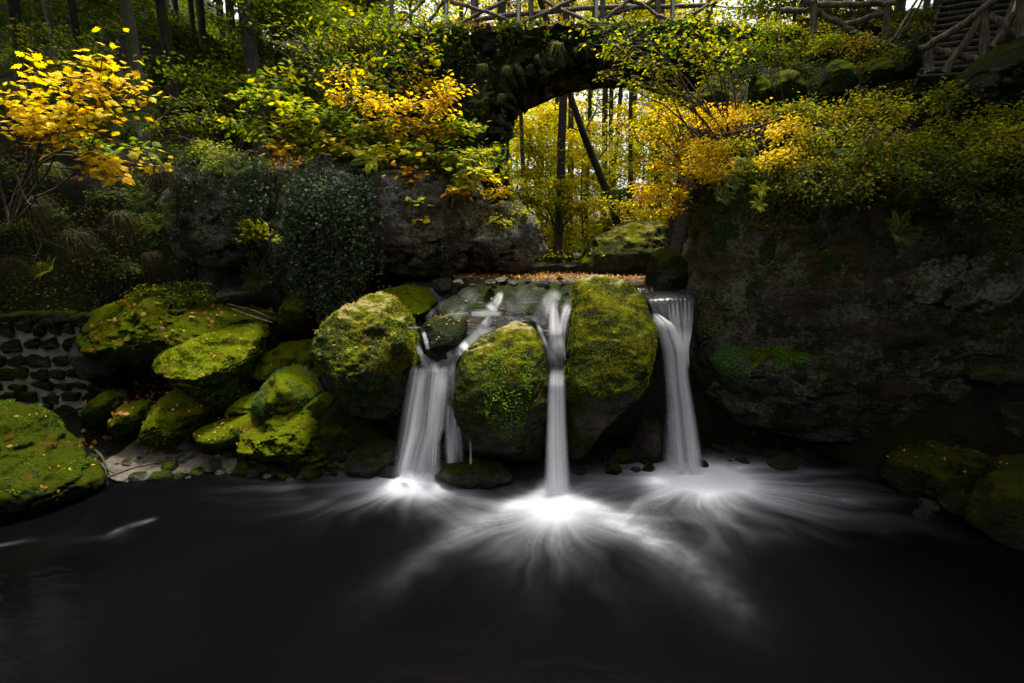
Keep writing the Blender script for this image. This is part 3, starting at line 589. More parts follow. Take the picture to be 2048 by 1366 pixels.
# ------------------------------------------------------------------ pool water and foam
c1 = Pz(833, 957, 0); c2 = Pz(1113, 1000, 0); c3 = Pz(1375, 945, 0)
wx, wy, wf = grid(np.arange(-10.5, 9.5, .03), np.arange(1.0, 8.2, .026))
pxx, pyy = None, None
def foam(wx, wy):
    out = np.zeros(len(wx)); q = np.stack([wx, wy, wx * 0], 1)
    warp = fbm(q * 1.1, 3, 90) * .12
    for (c, core, fanr, amp, axl, axr, fwd, s) in ((c1, .40, 1.25, .96, 2.1, 1.25, .06, 1), (c2, .40, 1.6, .78, 1.05, 1.15, .20, 2), (c3, .48, 1.65, 1.55, 1.4, 2.1, .14, 3)):
        dx = wx - c[0]; dx = np.where(dx < 0, dx / axl, dx / axr); dy = wy - c[1] + fwd; r = np.maximum(np.hypot(dx, dy) + warp * .5, 0); th = np.arctan2(dy, dx) + .12 * fbm(q * 1.6, 2, 95 + s)
        a = np.stack([np.cos(th) * 5, np.sin(th) * 5, r * 1.1], 1); b = np.stack([np.cos(th) * 34, np.sin(th) * 34, r * 1.6], 1)
        st = .5 + .5 * fbm(a, 3, 100 + s); st2 = .5 + .5 * fbm(b, 3, 110 + s)
        front = .65 + .35 * sstep(.3, -.6, dy)
        core_ = np.exp(-(r / core) ** 2.0) * .75
        fan_ = np.exp(-(r / (fanr * .5 * (.82 + .36 * st))) ** 1.5) * (.85 + .15 * st) * (.82 + .36 * st2 * sstep(.15, .9, r)) * front
        out = out + amp * (core_ + .72 * fan_) * .86
    def arm(pts, w, a0, sd):
        P0 = np.array([Pz(x, y, 0)[:2] for x, y in pts]); S = np.zeros(len(wx)); 
        t = np.linspace(0, len(P0) - 1, 60); C = np.stack([np.interp(t, np.arange(len(P0)), P0[:, k]) for k in (0, 1)], 1)
        d2 = np.full(len(wx), 1e9); ti = np.zeros(len(wx))
        for i, cc in enumerate(C):
            e = (wx - cc[0]) ** 2 + (wy - cc[1]) ** 2; m = e < d2; d2[m] = e[m]; ti[m] = i / 59
        ww = w * (1 + 1.6 * ti); n = .6 + .35 * fbm(q * 5, 3, sd) + .1 * fbm(q * 22, 2, sd + 3)
        return a0 * np.exp(-d2 / ww ** 2) * (1 - ti) ** 1.3 * np.exp(np.clip(n, -2, 1.5) - 1)
    out = out + arm([(1180, 1010), (1290, 1070), (1380, 1130), (1450, 1200), (1520, 1280), (1590, 1350)], .15, .45, 130)
    out = out + arm([(1030, 1010), (930, 1060), (830, 1130), (700, 1220), (540, 1300)], .14, .3, 140)
    out = out + arm([(940, 960), (945, 1000), (900, 1060), (860, 1110)], .08, .12, 150)
    out = out + arm([(300, 1040), (250, 1055), (235, 1080), (190, 1100)], .06, .28, 160) + arm([(235, 1060), (210, 1075), (130, 1080), (80, 1085)], .05, .2, 165)
    out = out + arm([(0, 1090), (60, 1080), (120, 1078)], .04, .3, 175)
    out = out + arm([(-40, 1042), (0, 1038), (40, 1030)], .03, .6, 176)
    out = out + arm([(1480, 935), (1560, 930), (1680, 950), (1760, 960)], .08, .3, 180) + arm([(1690, 1000), (1780, 1020), (1900, 1040)], .06, .12, 185)
    out = out + .002 + .002 * fbm(q * np.array([.6, 1.4, 1]), 3, 190)
    return np.clip(out, 0, 1) ** 2.1
fo = foam(wx, wy)
dome = .05 * np.exp(-((wx - c2[0]) ** 2 + (wy - c2[1]) ** 2) / .12) + .03 * np.exp(-((wx - c1[0]) ** 2 + (wy - c1[1]) ** 2) / .1) + .03 * np.exp(-((wx - c3[0]) ** 2 + (wy - c3[1]) ** 2) / .1)
pool = mesh_obj('pool_water', np.stack([wx, wy, dome + .004 * fbm(np.stack([wx, wy, wx * 0], 1) * 1.3, 2, 7)], 1), [wf], M['water'], attr=fo)
tag(pool, 'dark silky pool with white foam fans under the falls', kind='structure')

# upper stream, rounding over the lip
sx, sy, sf = grid(np.arange(-1.7, 3.4, .03), np.arange(7.3, 24, .08))
sz = 2.44 + .012 * (sy - 7.3) + .006 * fbm(np.stack([sx, sy, sx * 0], 1) * 3, 3, 9) - 1.6 * (7.55 - sy).clip(0) ** 1.5 - .5 * sstep(-.6, -1.1, sx) * sstep(8, 7.6, sy)
sz = np.where(sy > 12, sz - (sy - 12) * .01, sz)
st = .10 * sstep(.2, .9, fbm(np.stack([sx * 6, sy * .8, sx * 0], 1), 3, 19))
o = mesh_obj('stream_water', np.stack([sx, sy, sz], 1), [sf], M['stream'], attr=st); tag(o, 'dark stream gliding to the rock lip above the falls', kind='structure')

# ------------------------------------------------------------------ waterfalls
def ribbon(mb_list, rows, nu, nv, fo_fn, bulge=.35, seed=0, closed=True):
    """rows: (left point, right point) from top to bottom; a closed curtain with a convex front"""
    rows = [(np.asarray(a, float), np.asarray(b, float)) for a, b in rows]
    t = np.linspace(0, len(rows) - 1, nv); K = np.arange(len(rows))
    Lp = np.stack([np.interp(t, K, [r[0][k] for r in rows]) for k in range(3)], 1)
    Rp = np.stack([np.interp(t, K, [r[1][k] for r in rows]) for k in range(3)], 1)
    ker = np.ones(9) / 9
    for A in (Lp, Rp):
        for k in range(3):
            e = np.concatenate([np.full(4, A[0, k]), A[:, k], np.full(4, A[-1, k])]); A[:, k] = np.convolve(e, ker, 'valid')
    u = np.linspace(0, 1, nu); W = np.linalg.norm(Rp - Lp, axis=1)
    U, V = np.meshgrid(u, np.linspace(0, 1, nv))
    base = Lp[:, None] + (Rp - Lp)[:, None] * u[None, :, None]
    prof = np.sqrt(np.clip(1 - (2 * u - 1) ** 2, 0, 1))
    nz = fbm(np.stack([U.ravel() * 9, V.ravel() * 1.3, U.ravel() * 0 + seed], 1), 3, 200 + seed).reshape(nv, nu)
    off = (W[:, None] * bulge * .5) * prof[None] * (1 + .06 * nz)
    T = np.gradient((Lp + Rp) / 2, axis=0); S = Rp - Lp; nn = np.cross(T, S); nn /= np.linalg.norm(nn, axis=1)[:, None] + 1e-9
    nn[nn[:, 1] > 0] *= -1
    front = base + nn[:, None] * off[..., None]
    f = fo_fn(U.ravel(), V.ravel())
    i = np.arange(nv - 1)[:, None] * nu + np.arange(nu - 1)[None]; q = np.stack([i, i + 1, i + nu + 1, i + nu], -1).reshape(-1, 4)
    vs = [front.reshape(-1, 3)]; fs = [q]; at = [f]
    if closed:
        vs.append((base - nn[:, None] * (off * .5)[..., None]).reshape(-1, 3)); fs.append(q[:, ::-1] + nu * nv); at.append(f * .5)
    mb_list.append((np.concatenate(vs), fs, np.concatenate(at)))
def build_ribbons(name, L, material, parent):
    v, fs, at, n = [], [], [], 0
    for a, b, c in L:
        v.append(a); fs += [x + n for x in b]; at.append(c); n += len(a)
    o0 = np.array(parent['_o'])
    return mesh_obj(name, np.concatenate(v) - o0, fs, material, parent, attr=np.concatenate(at))
def edge(u, w=.12): return sstep(0, w, u) * sstep(1, 1 - w, u)
def strk(u, v, f, s, k=.6, st=.5): 
    n = fbm(np.stack([u * f, v * k, u * 0], 1), 4, s) + .3 * fbm(np.stack([u * f * 3.5, v * k * .6, u * 0], 1), 2, s + 7); return np.clip(st + .5 * n, 0, 1)

# left waterfall
wf1 = thing('waterfall', 'broad left waterfall fed by several white chutes', 'waterfall', (c1[0], c1[1] + .1, 0))
L = []
ribbon(L, [(P(826,722,6.42), P(916,722,6.42)), (P(817,748,6.38), P(917,745,6.38)), (P(806,800,6.36), P(920,790,6.38)), (P(795,860,6.34), P(915,850,6.38)), (P(786,920,6.33), P(890,900,6.36)), (P(776,985,6.30), P(884,985,6.30))],
       150, 150, lambda u, v: edge(u, .22) * np.clip(.02 + 1.05 * strk(u, v, 7, 301, .8) + .2 * sstep(.7, 1, v), 0, .95) * sstep(.10 * np.sin(u * 6.3) ** 2 + .06 * fbm(np.stack([u * 8, u * 0, u * 0], 1), 2, 5), .16 + .1 * np.sin(u * 6.3) ** 2, v) * sstep(1, .8, v) * (1 - .62 * sstep(.55, .72, u) * sstep(.28, .45, v)), .45, 1)
ribbon(L, [(P(862,735,6.28), P(905,735,6.30)), (P(855,800,6.22), P(890,800,6.22)), (P(850,880,6.2), P(884,880,6.2)), (P(842,965,6.2), P(884,965,6.2))],
       60, 100, lambda u, v: edge(u, .35) * np.clip(.05 + .75 * strk(u, v, 6, 305, .8), 0, .8) * sstep(0, .1, v) * sstep(1, .75, v), .5, 2)
ribbon(L, [(P(893,800,6.36), P(918,800,6.36)), (P(888,860,6.34), P(926,860,6.34)), (P(886,928,6.32), P(930,928,6.32))],
       50, 80, lambda u, v: edge(u, .3) * np.clip(.1 + .8 * strk(u, v, 7, 307, 1.), 0, .85) * sstep(0, .2, v), .4, 3)
ribbon(L, [(P(930,745,6.3), P(936,745,6.3)), (P(938,840,6.2), P(942,840,6.2)), (P(938,930,6.1), P(945,930,6.1))],
       10, 80, lambda u, v: edge(u, .4) * .4 * strk(u, v, 1, 309, 6.), .4, 4)
build_ribbons('falling_curtain', L, M['fall'], wf1)
def chute(paths, name, parent, off=.05, seed=0, strength=.9):
    L = []
    for i, (pts, wd, s) in enumerate(paths):
        rows = []
        pts = np.array(pts, float); n = len(pts); t = np.linspace(0, n - 1, 4 * n); q = np.stack([np.interp(t, np.arange(n), pts[:, k]) for k in (0, 1, 2)], 1)
        prevY = None
        ys = np.array([hit(a, b)[0][1] for a, b, _ in q]); ys = np.convolve(np.concatenate([ys[:1]] * 2 + [ys] + [ys[-1:]] * 2), np.ones(5) / 5, 'valid')
        ys = np.minimum(ys, np.array([hit(a, b)[0][1] for a, b, _ in q]))
        tg = np.gradient(q[:, :2], axis=0); tg /= np.linalg.norm(tg, axis=1)[:, None] + 1e-9
        for (a, b, w), y, g in zip(q, ys, tg):
            nx, ny = -g[1], g[0]
            l, r = P(a + nx * w / 2, b + ny * w / 2, y - off), P(a - nx * w / 2, b - ny * w / 2, y - off)
            rows.append((l, r))
        ribbon(L, rows, 30, 60, lambda u, v, s=s, i=i: edge(u, .42) * np.clip(s * (.45 + .9 * strk(u, v, 5, 320 + seed + i, 2.)), 0, .95) * sstep(0, .25, v) * sstep(1, .93, v), wd, 10 + i)
    return build_ribbons(name, L, M['fall'], parent)
chute([([(830,688,18),(838,705,34),(856,722,52),(872,745,70)], .3, 1.), ([(812,655,5),(842,655,5)], .3, .6), ([(846,662,10),(852,680,12),(856,700,10)], .3, .45),
       ([(998,655,8),(958,664,18),(934,690,28),(915,715,42),(893,745,64)], .3, .95), ([(1008,628,8),(975,625,22),(940,628,10)], .3, .8), ([(1003,582,12),(995,605,26),(980,624,36)], .3, .5),
       ([(985,630,16),(972,648,24),(958,664,26)], .3, .5), ([(870,640,4),(900,628,5),(940,625,4)], .3, .4), ([(908,698,30),(900,716,36),(880,730,40)], .3, .7), ([(836,728,8),(870,733,20),(905,728,14)], .3, .9), ([(960,580,50),(930,610,60),(905,640,50)], .1, .07), ([(1060,578,60),(1040,605,80),(1020,640,60)], .1, .06), ([(1120,580,30),(1095,610,50),(1075,650,40)], .1, .3), ([(900,585,26),(875,610,30),(850,640,24)], .1, .2)], 'chute', wf1, seed=1)
# middle waterfall
wf2 = thing('waterfall', 'narrow middle waterfall dropping as one smooth white column', 'waterfall', (c2[0], c2[1] + .1, 0))
L = []
ribbon(L, [(P(1096,735,6.14), P(1131,735,6.14)), (P(1093,775,6.05), P(1132,775,6.05)), (P(1090,850,6.0), P(1135,850,6.0)), (P(1087,930,5.97), P(1140,930,5.97)), (P(1080,1022,5.93), P(1148,1022,5.93))],
       90, 120, lambda u, v: edge(u, .34) * np.clip(.62 + .45 * strk(u, v, 6, 331, .5), 0, .97) * sstep(0, .16, v) * sstep(1, .8, v), .8, 5)
build_ribbons('falling_column', L, M['fall'], wf2)
chute([([(1112,598,12),(1108,630,26),(1110,670,34),(1114,700,40),(1113,752,42),(1112,790,44)], .3, 1.0), ([(1146,594,16),(1132,620,26),(1124,650,20),(1120,700,24),(1122,748,22)], .3, .5), ([(1072,640,10),(1082,665,12),(1095,695,14),(1102,740,16)], .3, .45),
       ([(1102,690,12),(1106,720,28),(1110,752,40),(1110,780,44)], .3, 1.), ([(1129,700,8),(1126,725,14),(1120,750,24)], .3, .8)], 'chute', wf2, seed=20)
# right waterfall
wf3 = thing('waterfall', 'curving right waterfall beside the dark cliff with fan shaped veil', 'waterfall', (c3[0], c3[1] + .1, 0))
L = []
ribbon(L, [(P(1300,625,6.78), P(1316,628,6.78)), (P(1310,655,6.62), P(1354,655,6.62)), (P(1322,700,6.55), P(1376,700,6.55)), (P(1328,760,6.52), P(1380,760,6.52)), (P(1333,850,6.5), P(1396,850,6.5)), (P(1336,900,6.48), P(1404,900,6.48)), (P(1338,975,6.46), P(1414,975,6.46))],
       110, 150, lambda u, v: edge(u, .28) * np.clip(.36 + .62 * strk(u, v, 7, 341, .6) - .22 * np.exp(-((u - .45) / .1) ** 2), 0, .92) * sstep(0, .08, v) * sstep(1, .82, v), .5, 6)
ribbon(L, [(P(1330,800,6.6), P(1350,800,6.6)), (P(1326,870,6.6), P(1356,870,6.6)), (P(1318,955,6.6), P(1360,955,6.6))],
       40, 60, lambda u, v: edge(u, .4) * np.clip(.05 + .4 * strk(u, v, 4, 343, .6), 0, .5) * sstep(0, .3, v), .5, 7)
build_ribbons('falling_curtain', L, M['fall'], wf3)
L = []
ribbon(L, [(P(1334,606,6.78), P(1387,597,6.78)), (P(1337,640,6.7), P(1387,640,6.7)), (P(1346,670,6.64), P(1384,668,6.64)), (P(1352,700,6.56), P(1378,700,6.56)), (P(1358,745,6.5), P(1380,745,6.5))],
       120, 60, lambda u, v: edge(u, .08) * np.clip(.16 + .55 * strk(u, v, 8, 351, .3) + .5 * sstep(.35, .6, v) , 0, .95) * sstep(1, .8, v) * sstep(0, .22, v + .12 * np.sin(u * 40)), .2, 8)
build_ribbons('veil', L, M['fall'], wf3)
# dark glassy tongue feeding the right fall
L = []
ribbon(L, [(P(1284,588,7.32), P(1390,588,7.32)), (P(1296,600,6.98), P(1390,598,6.98)), (P(1308,630,6.86), P(1388,630,6.86)), (P(1322,655,6.8), P(1385,650,6.8)), (P(1345,690,6.78), P(1375,690,6.78))], 60, 50, lambda u, v: 0 * u + .03 + .1 * strk(u, v, 9, 360, .5) * v, .12, 9)
build_ribbons('glassy_tongue', L, M['stream'], wf3)

# ------------------------------------------------------------------ trees
def make_tree_mesh(h, cb, spread, nb, per, size, palette, tr=.16, lean=(0, 0), seed=0, tmpl=OVAL, low=0):
    a, b = MB(), MB(); n = 14; t = np.linspace(0, 1, n)
    tp = np.stack([lean[0] * t * h + .12 * np.sin(t * 5 + seed), lean[1] * t * h + .1 * np.cos(t * 4 + seed * 2) - .1, t * h - .25], 1)
    tube(a, tp, tr, tr * .25, 12, lump=.13, seed=seed)
    for r in range(4):
        an = r * 1.6 + seed; tube(a, curve(tp[1] * [1, 1, 0] + [0, 0, .25], tp[0] + [math.cos(an) * tr * 2.4, math.sin(an) * tr * 2.4, .02], 4), tr * .5, tr * .15, 6)
    Pp, Aa, Nn = [], [], []
    for i in range(nb):
        f = cb + (1 - cb) * (i + .5) / nb; k = f * (n - 1); j = min(int(k), n - 2); s = tp[j] + (tp[j + 1] - tp[j]) * (k - j)
        an = i * 2.4 + rng.uniform(-.4, .4); ln = spread * (1.15 - .75 * (f - cb) / (1 - cb + 1e-6)) * rng.uniform(.6, 1.15)
        e = s + np.array([math.cos(an) * ln, math.sin(an) * ln, ln * rng.uniform(-.05, .4)])
        br = curve(s, e, 8, .06, .06); tube(a, br, tr * .28 * (1.1 - f * .6), tr * .05, 6, cap=False)
        for q in range(7):
            s2 = br[rng.integers(2, 8)]; u = rng.normal(0, 1, 3) * [1, 1, .3]; u /= np.linalg.norm(u); e2 = s2 + u * ln * rng.uniform(.25, .5) + [0, 0, -.05]
            tw = curve(s2, e2, 6, .02, .06); tube(a, tw, .012, .004, 4, cap=False)
            m = per; tt = rng.uniform(.1, 1, m) * 5; ii = np.minimum(tt.astype(int), 4); fr = (tt - ii)[:, None]
            p = tw[ii] * (1 - fr) + tw[ii + 1] * fr + rng.normal(0, 1, (m, 3)) * [.13, .13, .05] * (1 + spread * .25)
            ax = rng.normal(0, 1, (m, 3)) * [1, 1, .35]; ax[:, 2] -= .2
            Pp.append(p); Aa.append(ax); Nn.append(np.tile([0, 0, 1.], (m, 1)) + rng.normal(0, .42, (m, 3)))
    p = np.concatenate(Pp); leaves(b, p, np.concatenate(Aa), np.concatenate(Nn), size * rng.uniform(.6, 1.3, len(p)), tmpl, pal(palette, len(p), p, .6, seed))
    return a, b
def tree_proto(name, label, cat, bark, **kw):
    t = thing(name, label, cat, (0, 0, 0)); a, b = make_tree_mesh(**kw)
    a.build('trunk', M[bark], t); b.build('crown', M['leaf'], t, smooth=False); return t
def at(px, Y, py=200):
    x = P(px, py, Y)[0]; return (x, Y, Hs(x, Y))
FAR = tree_proto('beech_tree', 'x', 'tree', 'bark', h=15, cb=.4, spread=3.4, nb=20, per=34, size=.15, palette='far', tr=.2, seed=1)
HIGH = tree_proto('beech_tree', 'x', 'tree', 'bark', h=16, cb=.62, spread=2.3, nb=11, per=22, size=.15, palette='far', tr=.14, seed=11)
FAR2 = tree_proto('beech_tree', 'x', 'tree', 'bark', h=13, cb=.3, spread=3.0, nb=20, per=36, size=.15, palette='ygreen', tr=.13, seed=2)
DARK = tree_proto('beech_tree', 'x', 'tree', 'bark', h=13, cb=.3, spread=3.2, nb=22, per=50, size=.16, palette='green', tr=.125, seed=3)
PALE = tree_proto('beech_tree', 'x', 'tree', 'palebark', h=13, cb=.42, spread=3.4, nb=18, per=50, size=.15, palette='green', tr=.135, seed=4)
BUSH = tree_proto('young_beech', 'x', 'tree', 'bark', h=5.0, cb=.1, spread=2.4, nb=26, per=50, size=.10, palette='far', tr=.05, seed=5)
BUSHG = tree_proto('young_beech', 'x', 'tree', 'bark', h=4.0, cb=.08, spread=2.0, nb=20, per=55, size=.10, palette='green', tr=.05, seed=6)
used = set()
def place(pr, loc, rz, sc, label, group=None, tilt=0):
    if pr.name not in used:
        used.add(pr.name); pr.location = loc; pr.rotation_euler = (tilt, 0, rz); pr.scale = (sc,) * 3; pr['label'] = label
        if group: pr['group'] = group
        return pr
    return dup(pr, loc, rz, sc, label, group, tilt)
# seen through and above the arch
for px, Y, pr, sc, lb in [
    (1122, 14.5, HIGH, .95, 'thick dark beech trunk standing upright in the left half of the arch opening'),
    (1148, 18, HIGH, .9, 'slim dark beech just right of the thick trunk in the arch'),
    (1215, 20, HIGH, 1.0, 'thin beech in the middle of the arch opening beyond the leaning trunk'),
    (1312, 16, HIGH, 1.0, 'dark beech trunk half hidden by leaves at the right of the arch'),
    (1012, 13.2, HIGH, 1.0, 'dark beech trunk hugging the left pier of the arch'),
    (960, 17, HIGH, 1.05, 'yellow beech rising behind the bridge left of the arch'),
    (1075, 26, FAR, 1.1, 'distant yellow beech seen in the left part of the arch'),
    (1260, 28, FAR, 1.2, 'distant yellow beech seen in the right part of the arch'),
    (1400, 22, FAR, 1.1, 'yellow beech rising behind the bridge right of the arch'),
    (1500, 17, FAR2, 1.0, 'yellow green beech behind the right end of the bridge railing'),
    (1640, 16, FAR2, 1.0, 'yellow green beech behind the path railing at top right'),
    (1760, 19, FAR, 1.0, 'yellow beech behind the two thin poles at top right'),
    (1900, 16, DARK, 1.0, 'shaded beech above the log stairs'),
    (830, 22, FAR2, 1.0, 'yellow green beech behind the left end of the railing'),
    (740, 19, FAR2, 1.1, 'yellow green beech on the slope left of the bridge'),
    (1180, 38, FAR, 1.5, 'tall hazy beech farthest away in the centre of the arch'),
    (1042, 15.5, HIGH, .62, 'thin trunk nearest the left edge of the arch opening'), (1183, 17, HIGH, .6, 'thin trunk just left of the leaning trunk top'), (1262, 15, HIGH, .6, 'thin trunk just right of the leaning trunk'), (1238, 20, HIGH, .8, 'thin trunk far behind the leaning trunk'),
    (1850, 14, DARK, 1.0, 'dark leafy beech directly behind the log stairs'), (1960, 12.5, DARK, 1.0, 'dark leafy beech right of the log stairs'), (1775, 15, DARK, 1.1, 'dark leafy beech behind the two slanting poles'),
    (930, 24, FAR, 1.0, 'yellow beech behind the leftmost bay of the bridge railing'), (1020, 25, FAR2, 1.15, 'yellow green beech behind the second bay of the bridge railing'), (1110, 27, FAR, 1.2, 'yellow beech behind the middle of the bridge railing'),
    (1225, 24, FAR2, 1.15, 'yellow green beech behind the fourth post of the bridge railing'), (1320, 27, FAR, 1.2, 'yellow beech behind the right bay of the bridge railing'), (1580, 25, FAR, 1.1, 'yellow beech standing far behind the gap between the railings'), (1700, 24, FAR2, 1.2, 'yellow green beech standing far behind the path railing'), (1830, 22, FAR2, 1.1, 'yellow green beech standing far left of the log stairs'), (760, 26, FAR2, 1.2, 'yellow green beech high on the slope left of the bridge'), (660, 24, FAR2, 1.1, 'yellow green beech high above the ivy bluff'),
    (900, 33, FAR, 1.5, 'tall far beech glimpsed above the left end of the bridge'),
    (1340, 40, FAR, 1.5, 'tall far beech glimpsed above the right end of the arch')]:
    place(pr, at(px, Y), px * .37, sc, lb)
for px, Y, pr, sc, lb in [
    (1060, 17, BUSH, 1.0, 'bushy yellow young beech low in the left of the arch'),
    (1165, 15.2, BUSH, .8, 'bushy yellow young beech behind the foot of the leaning trunk'),
    (1280, 19, BUSH, 1.1, 'brightest golden young beech right of the leaning trunk'),
    (1350, 13, BUSH, .9, 'golden young beech in front of the right arch pier'),
    (1235, 13.5, BUSHG, .55, 'low green young beech above the pale upstream boulder'),
    (1110, 22, BUSHG, .9, 'dark green young beech behind the stream bend'),
    (1100, 20, BUSH, 1.2, 'golden young beech beside the bend of the stream'), (1140, 31, BUSH, 1.8, 'big golden young beech closing the far end of the valley'), (1320, 26, BUSH, 1.5, 'golden young beech far back at the right of the arch'), (1420, 15, BUSH, 1.0, 'golden young beech right of the arch beneath the bridge'),
    (1030, 24, BUSH, 1.3, 'pale yellow young beech far back at the left of the arch'),
    (1190, 27, BUSHG, 1.0, 'green young beech far back in the middle of the arch'),
    (780, 14, BUSHG, .7, 'green young beech behind the maples left of the bridge'),
    (560, 12.5, BUSHG, 1.0, 'green young beech beside the mossy trunk on the left hillside'),
    (640, 14, BUSHG, 1.2, 'tall green young beech among the trees above the ivy bluff'),
    (1560, 12.5, BUSHG, .8, 'green young beech behind the right shrubs'),
    (1700, 12, BUSHG, .8, 'green young beech beside the railing at top right')]:
    place(pr, at(px, Y, 350), px * .53, sc, lb)
# left hillside, in the shade
hill = 'trees crowding the left hillside'
for px, Y, pr, sc, lb in [
    (262, 12.2, PALE, 1.0, 'pale barked tree on the left hillside, lightest trunk'),
    (482, 11.3, HIGH, 1.15, 'thick mossy trunk standing above the ivy bluffs'),
    (40, 13, DARK, 1.1, 'dark trunk nearest the left picture edge'),
    (170, 14, DARK, .8, 'slender trunk left of the pale barked tree'),
    (345, 15, DARK, 1.1, 'broad dark trunk right of the pale barked tree')]:
    place(pr, at(px, Y, 150), px * .71, sc, lb, hill)
rs = np.random.default_rng(5)
for i in range(44):
    px = rs.uniform(-60, 780); Y = rs.uniform(16, 34); place(PALE if i % 3 == 0 else (HIGH if i % 3 == 1 else DARK), at(px, Y, 100), rs.uniform(0, 6), rs.uniform(.8, 1.3), 'distant trunk in the crowded dark forest of the left hillside', 'distant trees on the left hillside')
# leaning trunk in the arch
t = thing('leaning_tree', 'bare dark trunk leaning left across the arch opening', 'tree', tuple(P(1240, 455, 13)))
a = MB(); tube(a, [P(1246, 470, 13), P(1232, 440, 13), P(1212, 380, 13), P(1190, 325, 13), P(1168, 270, 13), P(1145, 205, 13), P(1128, 150, 13), P(1100, 60, 13), P(1080, 0, 13.0)], .105, .06, 12, lump=.12, seed=3)
for q in ((1190, 325, 1230, 270), (1168, 270, 1200, 200), (1212, 380, 1250, 350)): tube(a, curve(P(q[0], q[1], 13), P(q[2], q[3], 13.4), 6, .05, .05), .03, .01, 5)
a.build('trunk', M['bark'], t)

# unseen trees added on both banks to shade pool, cliff and slopes
SHADETREE = tree_proto('shade_tree', 'x', 'tree', 'bark', h=14, cb=.45, spread=5.5, nb=30, per=70, size=.34, palette='green', tr=.28, seed=8)
for i, (x, y, sc, lb) in enumerate([(-12.8, 3.2, 1.0, 'unseen tree added on the near left bank for shade'), (-11.3, 10, 1.0, 'unseen tall tree added above the stone wall for shade'), 
        (10.3, 5, 1.0, 'unseen tree added on the right cliff to shade its face'), (10.0, .5, 1.0, 'unseen tree added on the near right bank for shade'), (9.9, 9.6, 1.0, 'unseen tree added above the log stairs to shade the right bank')]):
    place(SHADETREE, (x, y, Hs(x, y)), i * 1.3, sc, lb, 'unseen shade trees added around the pool')

# ------------------------------------------------------------------ bridge
BY0, BY1 = 10.2, 11.7
bridge = thing('stone_bridge', 'rustic stone arch bridge overgrown with plants', 'bridge', (2, 11.2, 2.5))
def zat(py, Y): return P(1100, py, Y)[2]
ztop = zat(66, BY0)
def arch_under(x):
    # outline of the opening seen from the front, in the plane Y=BY0
    pts = [(1004, 470), (1008, 330), (1014, 262), (1022, 232), (1045, 214), (1085, 196), (1125, 178), (1190, 164), (1245, 160), (1310, 166), (1370, 186), (1410, 220), (1432, 270), (1440, 360), (1442, 470)]
    q = np.array([P(a, b, 11.35) for a, b in pts]); return np.interp(x, q[:, 0], q[:, 2], left=-9, right=-9)
xb = np.arange(-4.6, 8.4, .05); nb_ = len(xb); yb = np.linspace(BY0, BY1, 24)
und = np.where((xb > P(1004, 300, 11.35)[0]) & (xb < P(1442, 300, 11.35)[0]), arch_under(xb), 1.8)
topz = ztop + .12 * np.sin(xb * .7) - 2.6 * sstep(-1.6, -4.4, xb)
mb = MB(); nz_ = 26
# front and back spandrel walls with lumpy rubble
for Yw, sgn in ((BY0, -1), (BY1, 1)):
    U = np.linspace(0, 1, nz_)
    V = np.stack([np.repeat(xb, nz_), np.full(nb_ * nz_, Yw), (und[:, None] + (topz - und)[:, None] * U[None]).ravel()], 1)
    cell = fbm(V * [3.2, 1, 5.5], 3, 70, ridge=True)
    V[:, 1] += sgn * (.10 + .09 * cell + .05 * fbm(V * 9, 2, 71))
    i = np.arange(nb_ - 1)[:, None] * nz_ + np.arange(nz_ - 1)[None]; mb.add(V, [np.stack([i, i + nz_, i + nz_ + 1, i + 1], -1).reshape(-1, 4)])
mb.build('spandrel_wall', M['darkmoss'], bridge)
# deck top and soffit
mb = MB()
X, Yg = np.meshgrid(xb, yb, indexing='ij'); i = np.arange(nb_ - 1)[:, None] * 24 + np.arange(23)[None]; q = np.stack([i, i + 1, i + 25, i + 24], -1).reshape(-1, 4)
V = np.stack([X.ravel(), Yg.ravel(), np.repeat(topz, 24) + .03 * fbm(np.stack([X.ravel(), Yg.ravel(), X.ravel() * 0], 1) * 4, 3, 4)], 1); mb.add(V, [q]); mb.build('deck', M['ground'], bridge)
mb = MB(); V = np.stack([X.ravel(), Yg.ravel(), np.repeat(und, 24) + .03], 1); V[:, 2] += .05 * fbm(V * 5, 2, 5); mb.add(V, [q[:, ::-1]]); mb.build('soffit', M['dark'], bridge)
# arch ring: long rough stones hanging like teeth round the opening
arc = [(1010, 300), (1014, 262), (1022, 234), (1045, 215), (1085, 197), (1125, 180), (1190, 166), (1245, 162), (1310, 168), (1370, 188), (1410, 222), (1432, 272), (1436, 320)]
ap = np.array([P(a, b, 11.35) for a, b in arc])[:, [0, 2]]; seg = np.concatenate([[0], np.cumsum(np.hypot(*np.diff(ap, axis=0).T))])
mb = MB(); s = .05; k = 0; dI, fI = ico(3)
while s < seg[-1]:
    x = np.interp(s, seg, ap[:, 0]); z = np.interp(s, seg, ap[:, 1]); x2 = np.interp(s + .05, seg, ap[:, 0]); z2 = np.interp(s + .05, seg, ap[:, 1])
    tx, tz = x2 - x, z2 - z; l = math.hypot(tx, tz) + 1e-6; tx /= l; tz /= l; nx, nz2 = -tz, tx
    wd = rng.uniform(.05, .12); hh = rng.uniform(.13, .3)
    for r in range(2):
        dd = np.sign(dI) * np.abs(dI) ** .7; yy = rng.uniform(-.02, .14)
        v = np.stack([x + tx * dd[:, 0] * wd + nx * (dd[:, 2] * hh + .16 + rng.uniform(-.06, .05)), BY0 - .05 + r * .85 + dd[:, 1] * .45 + yy, z + tz * dd[:, 0] * wd + nz2 * (dd[:, 2] * hh + .16)], 1)
        v += dI * (fbm(v * 5, 4, k, .6) * .07)[:, None]; mb.add(v, [fI]); k += 1
    s += wd * 2.0
mb.build('arch_ring', M['darkmoss'], bridge)
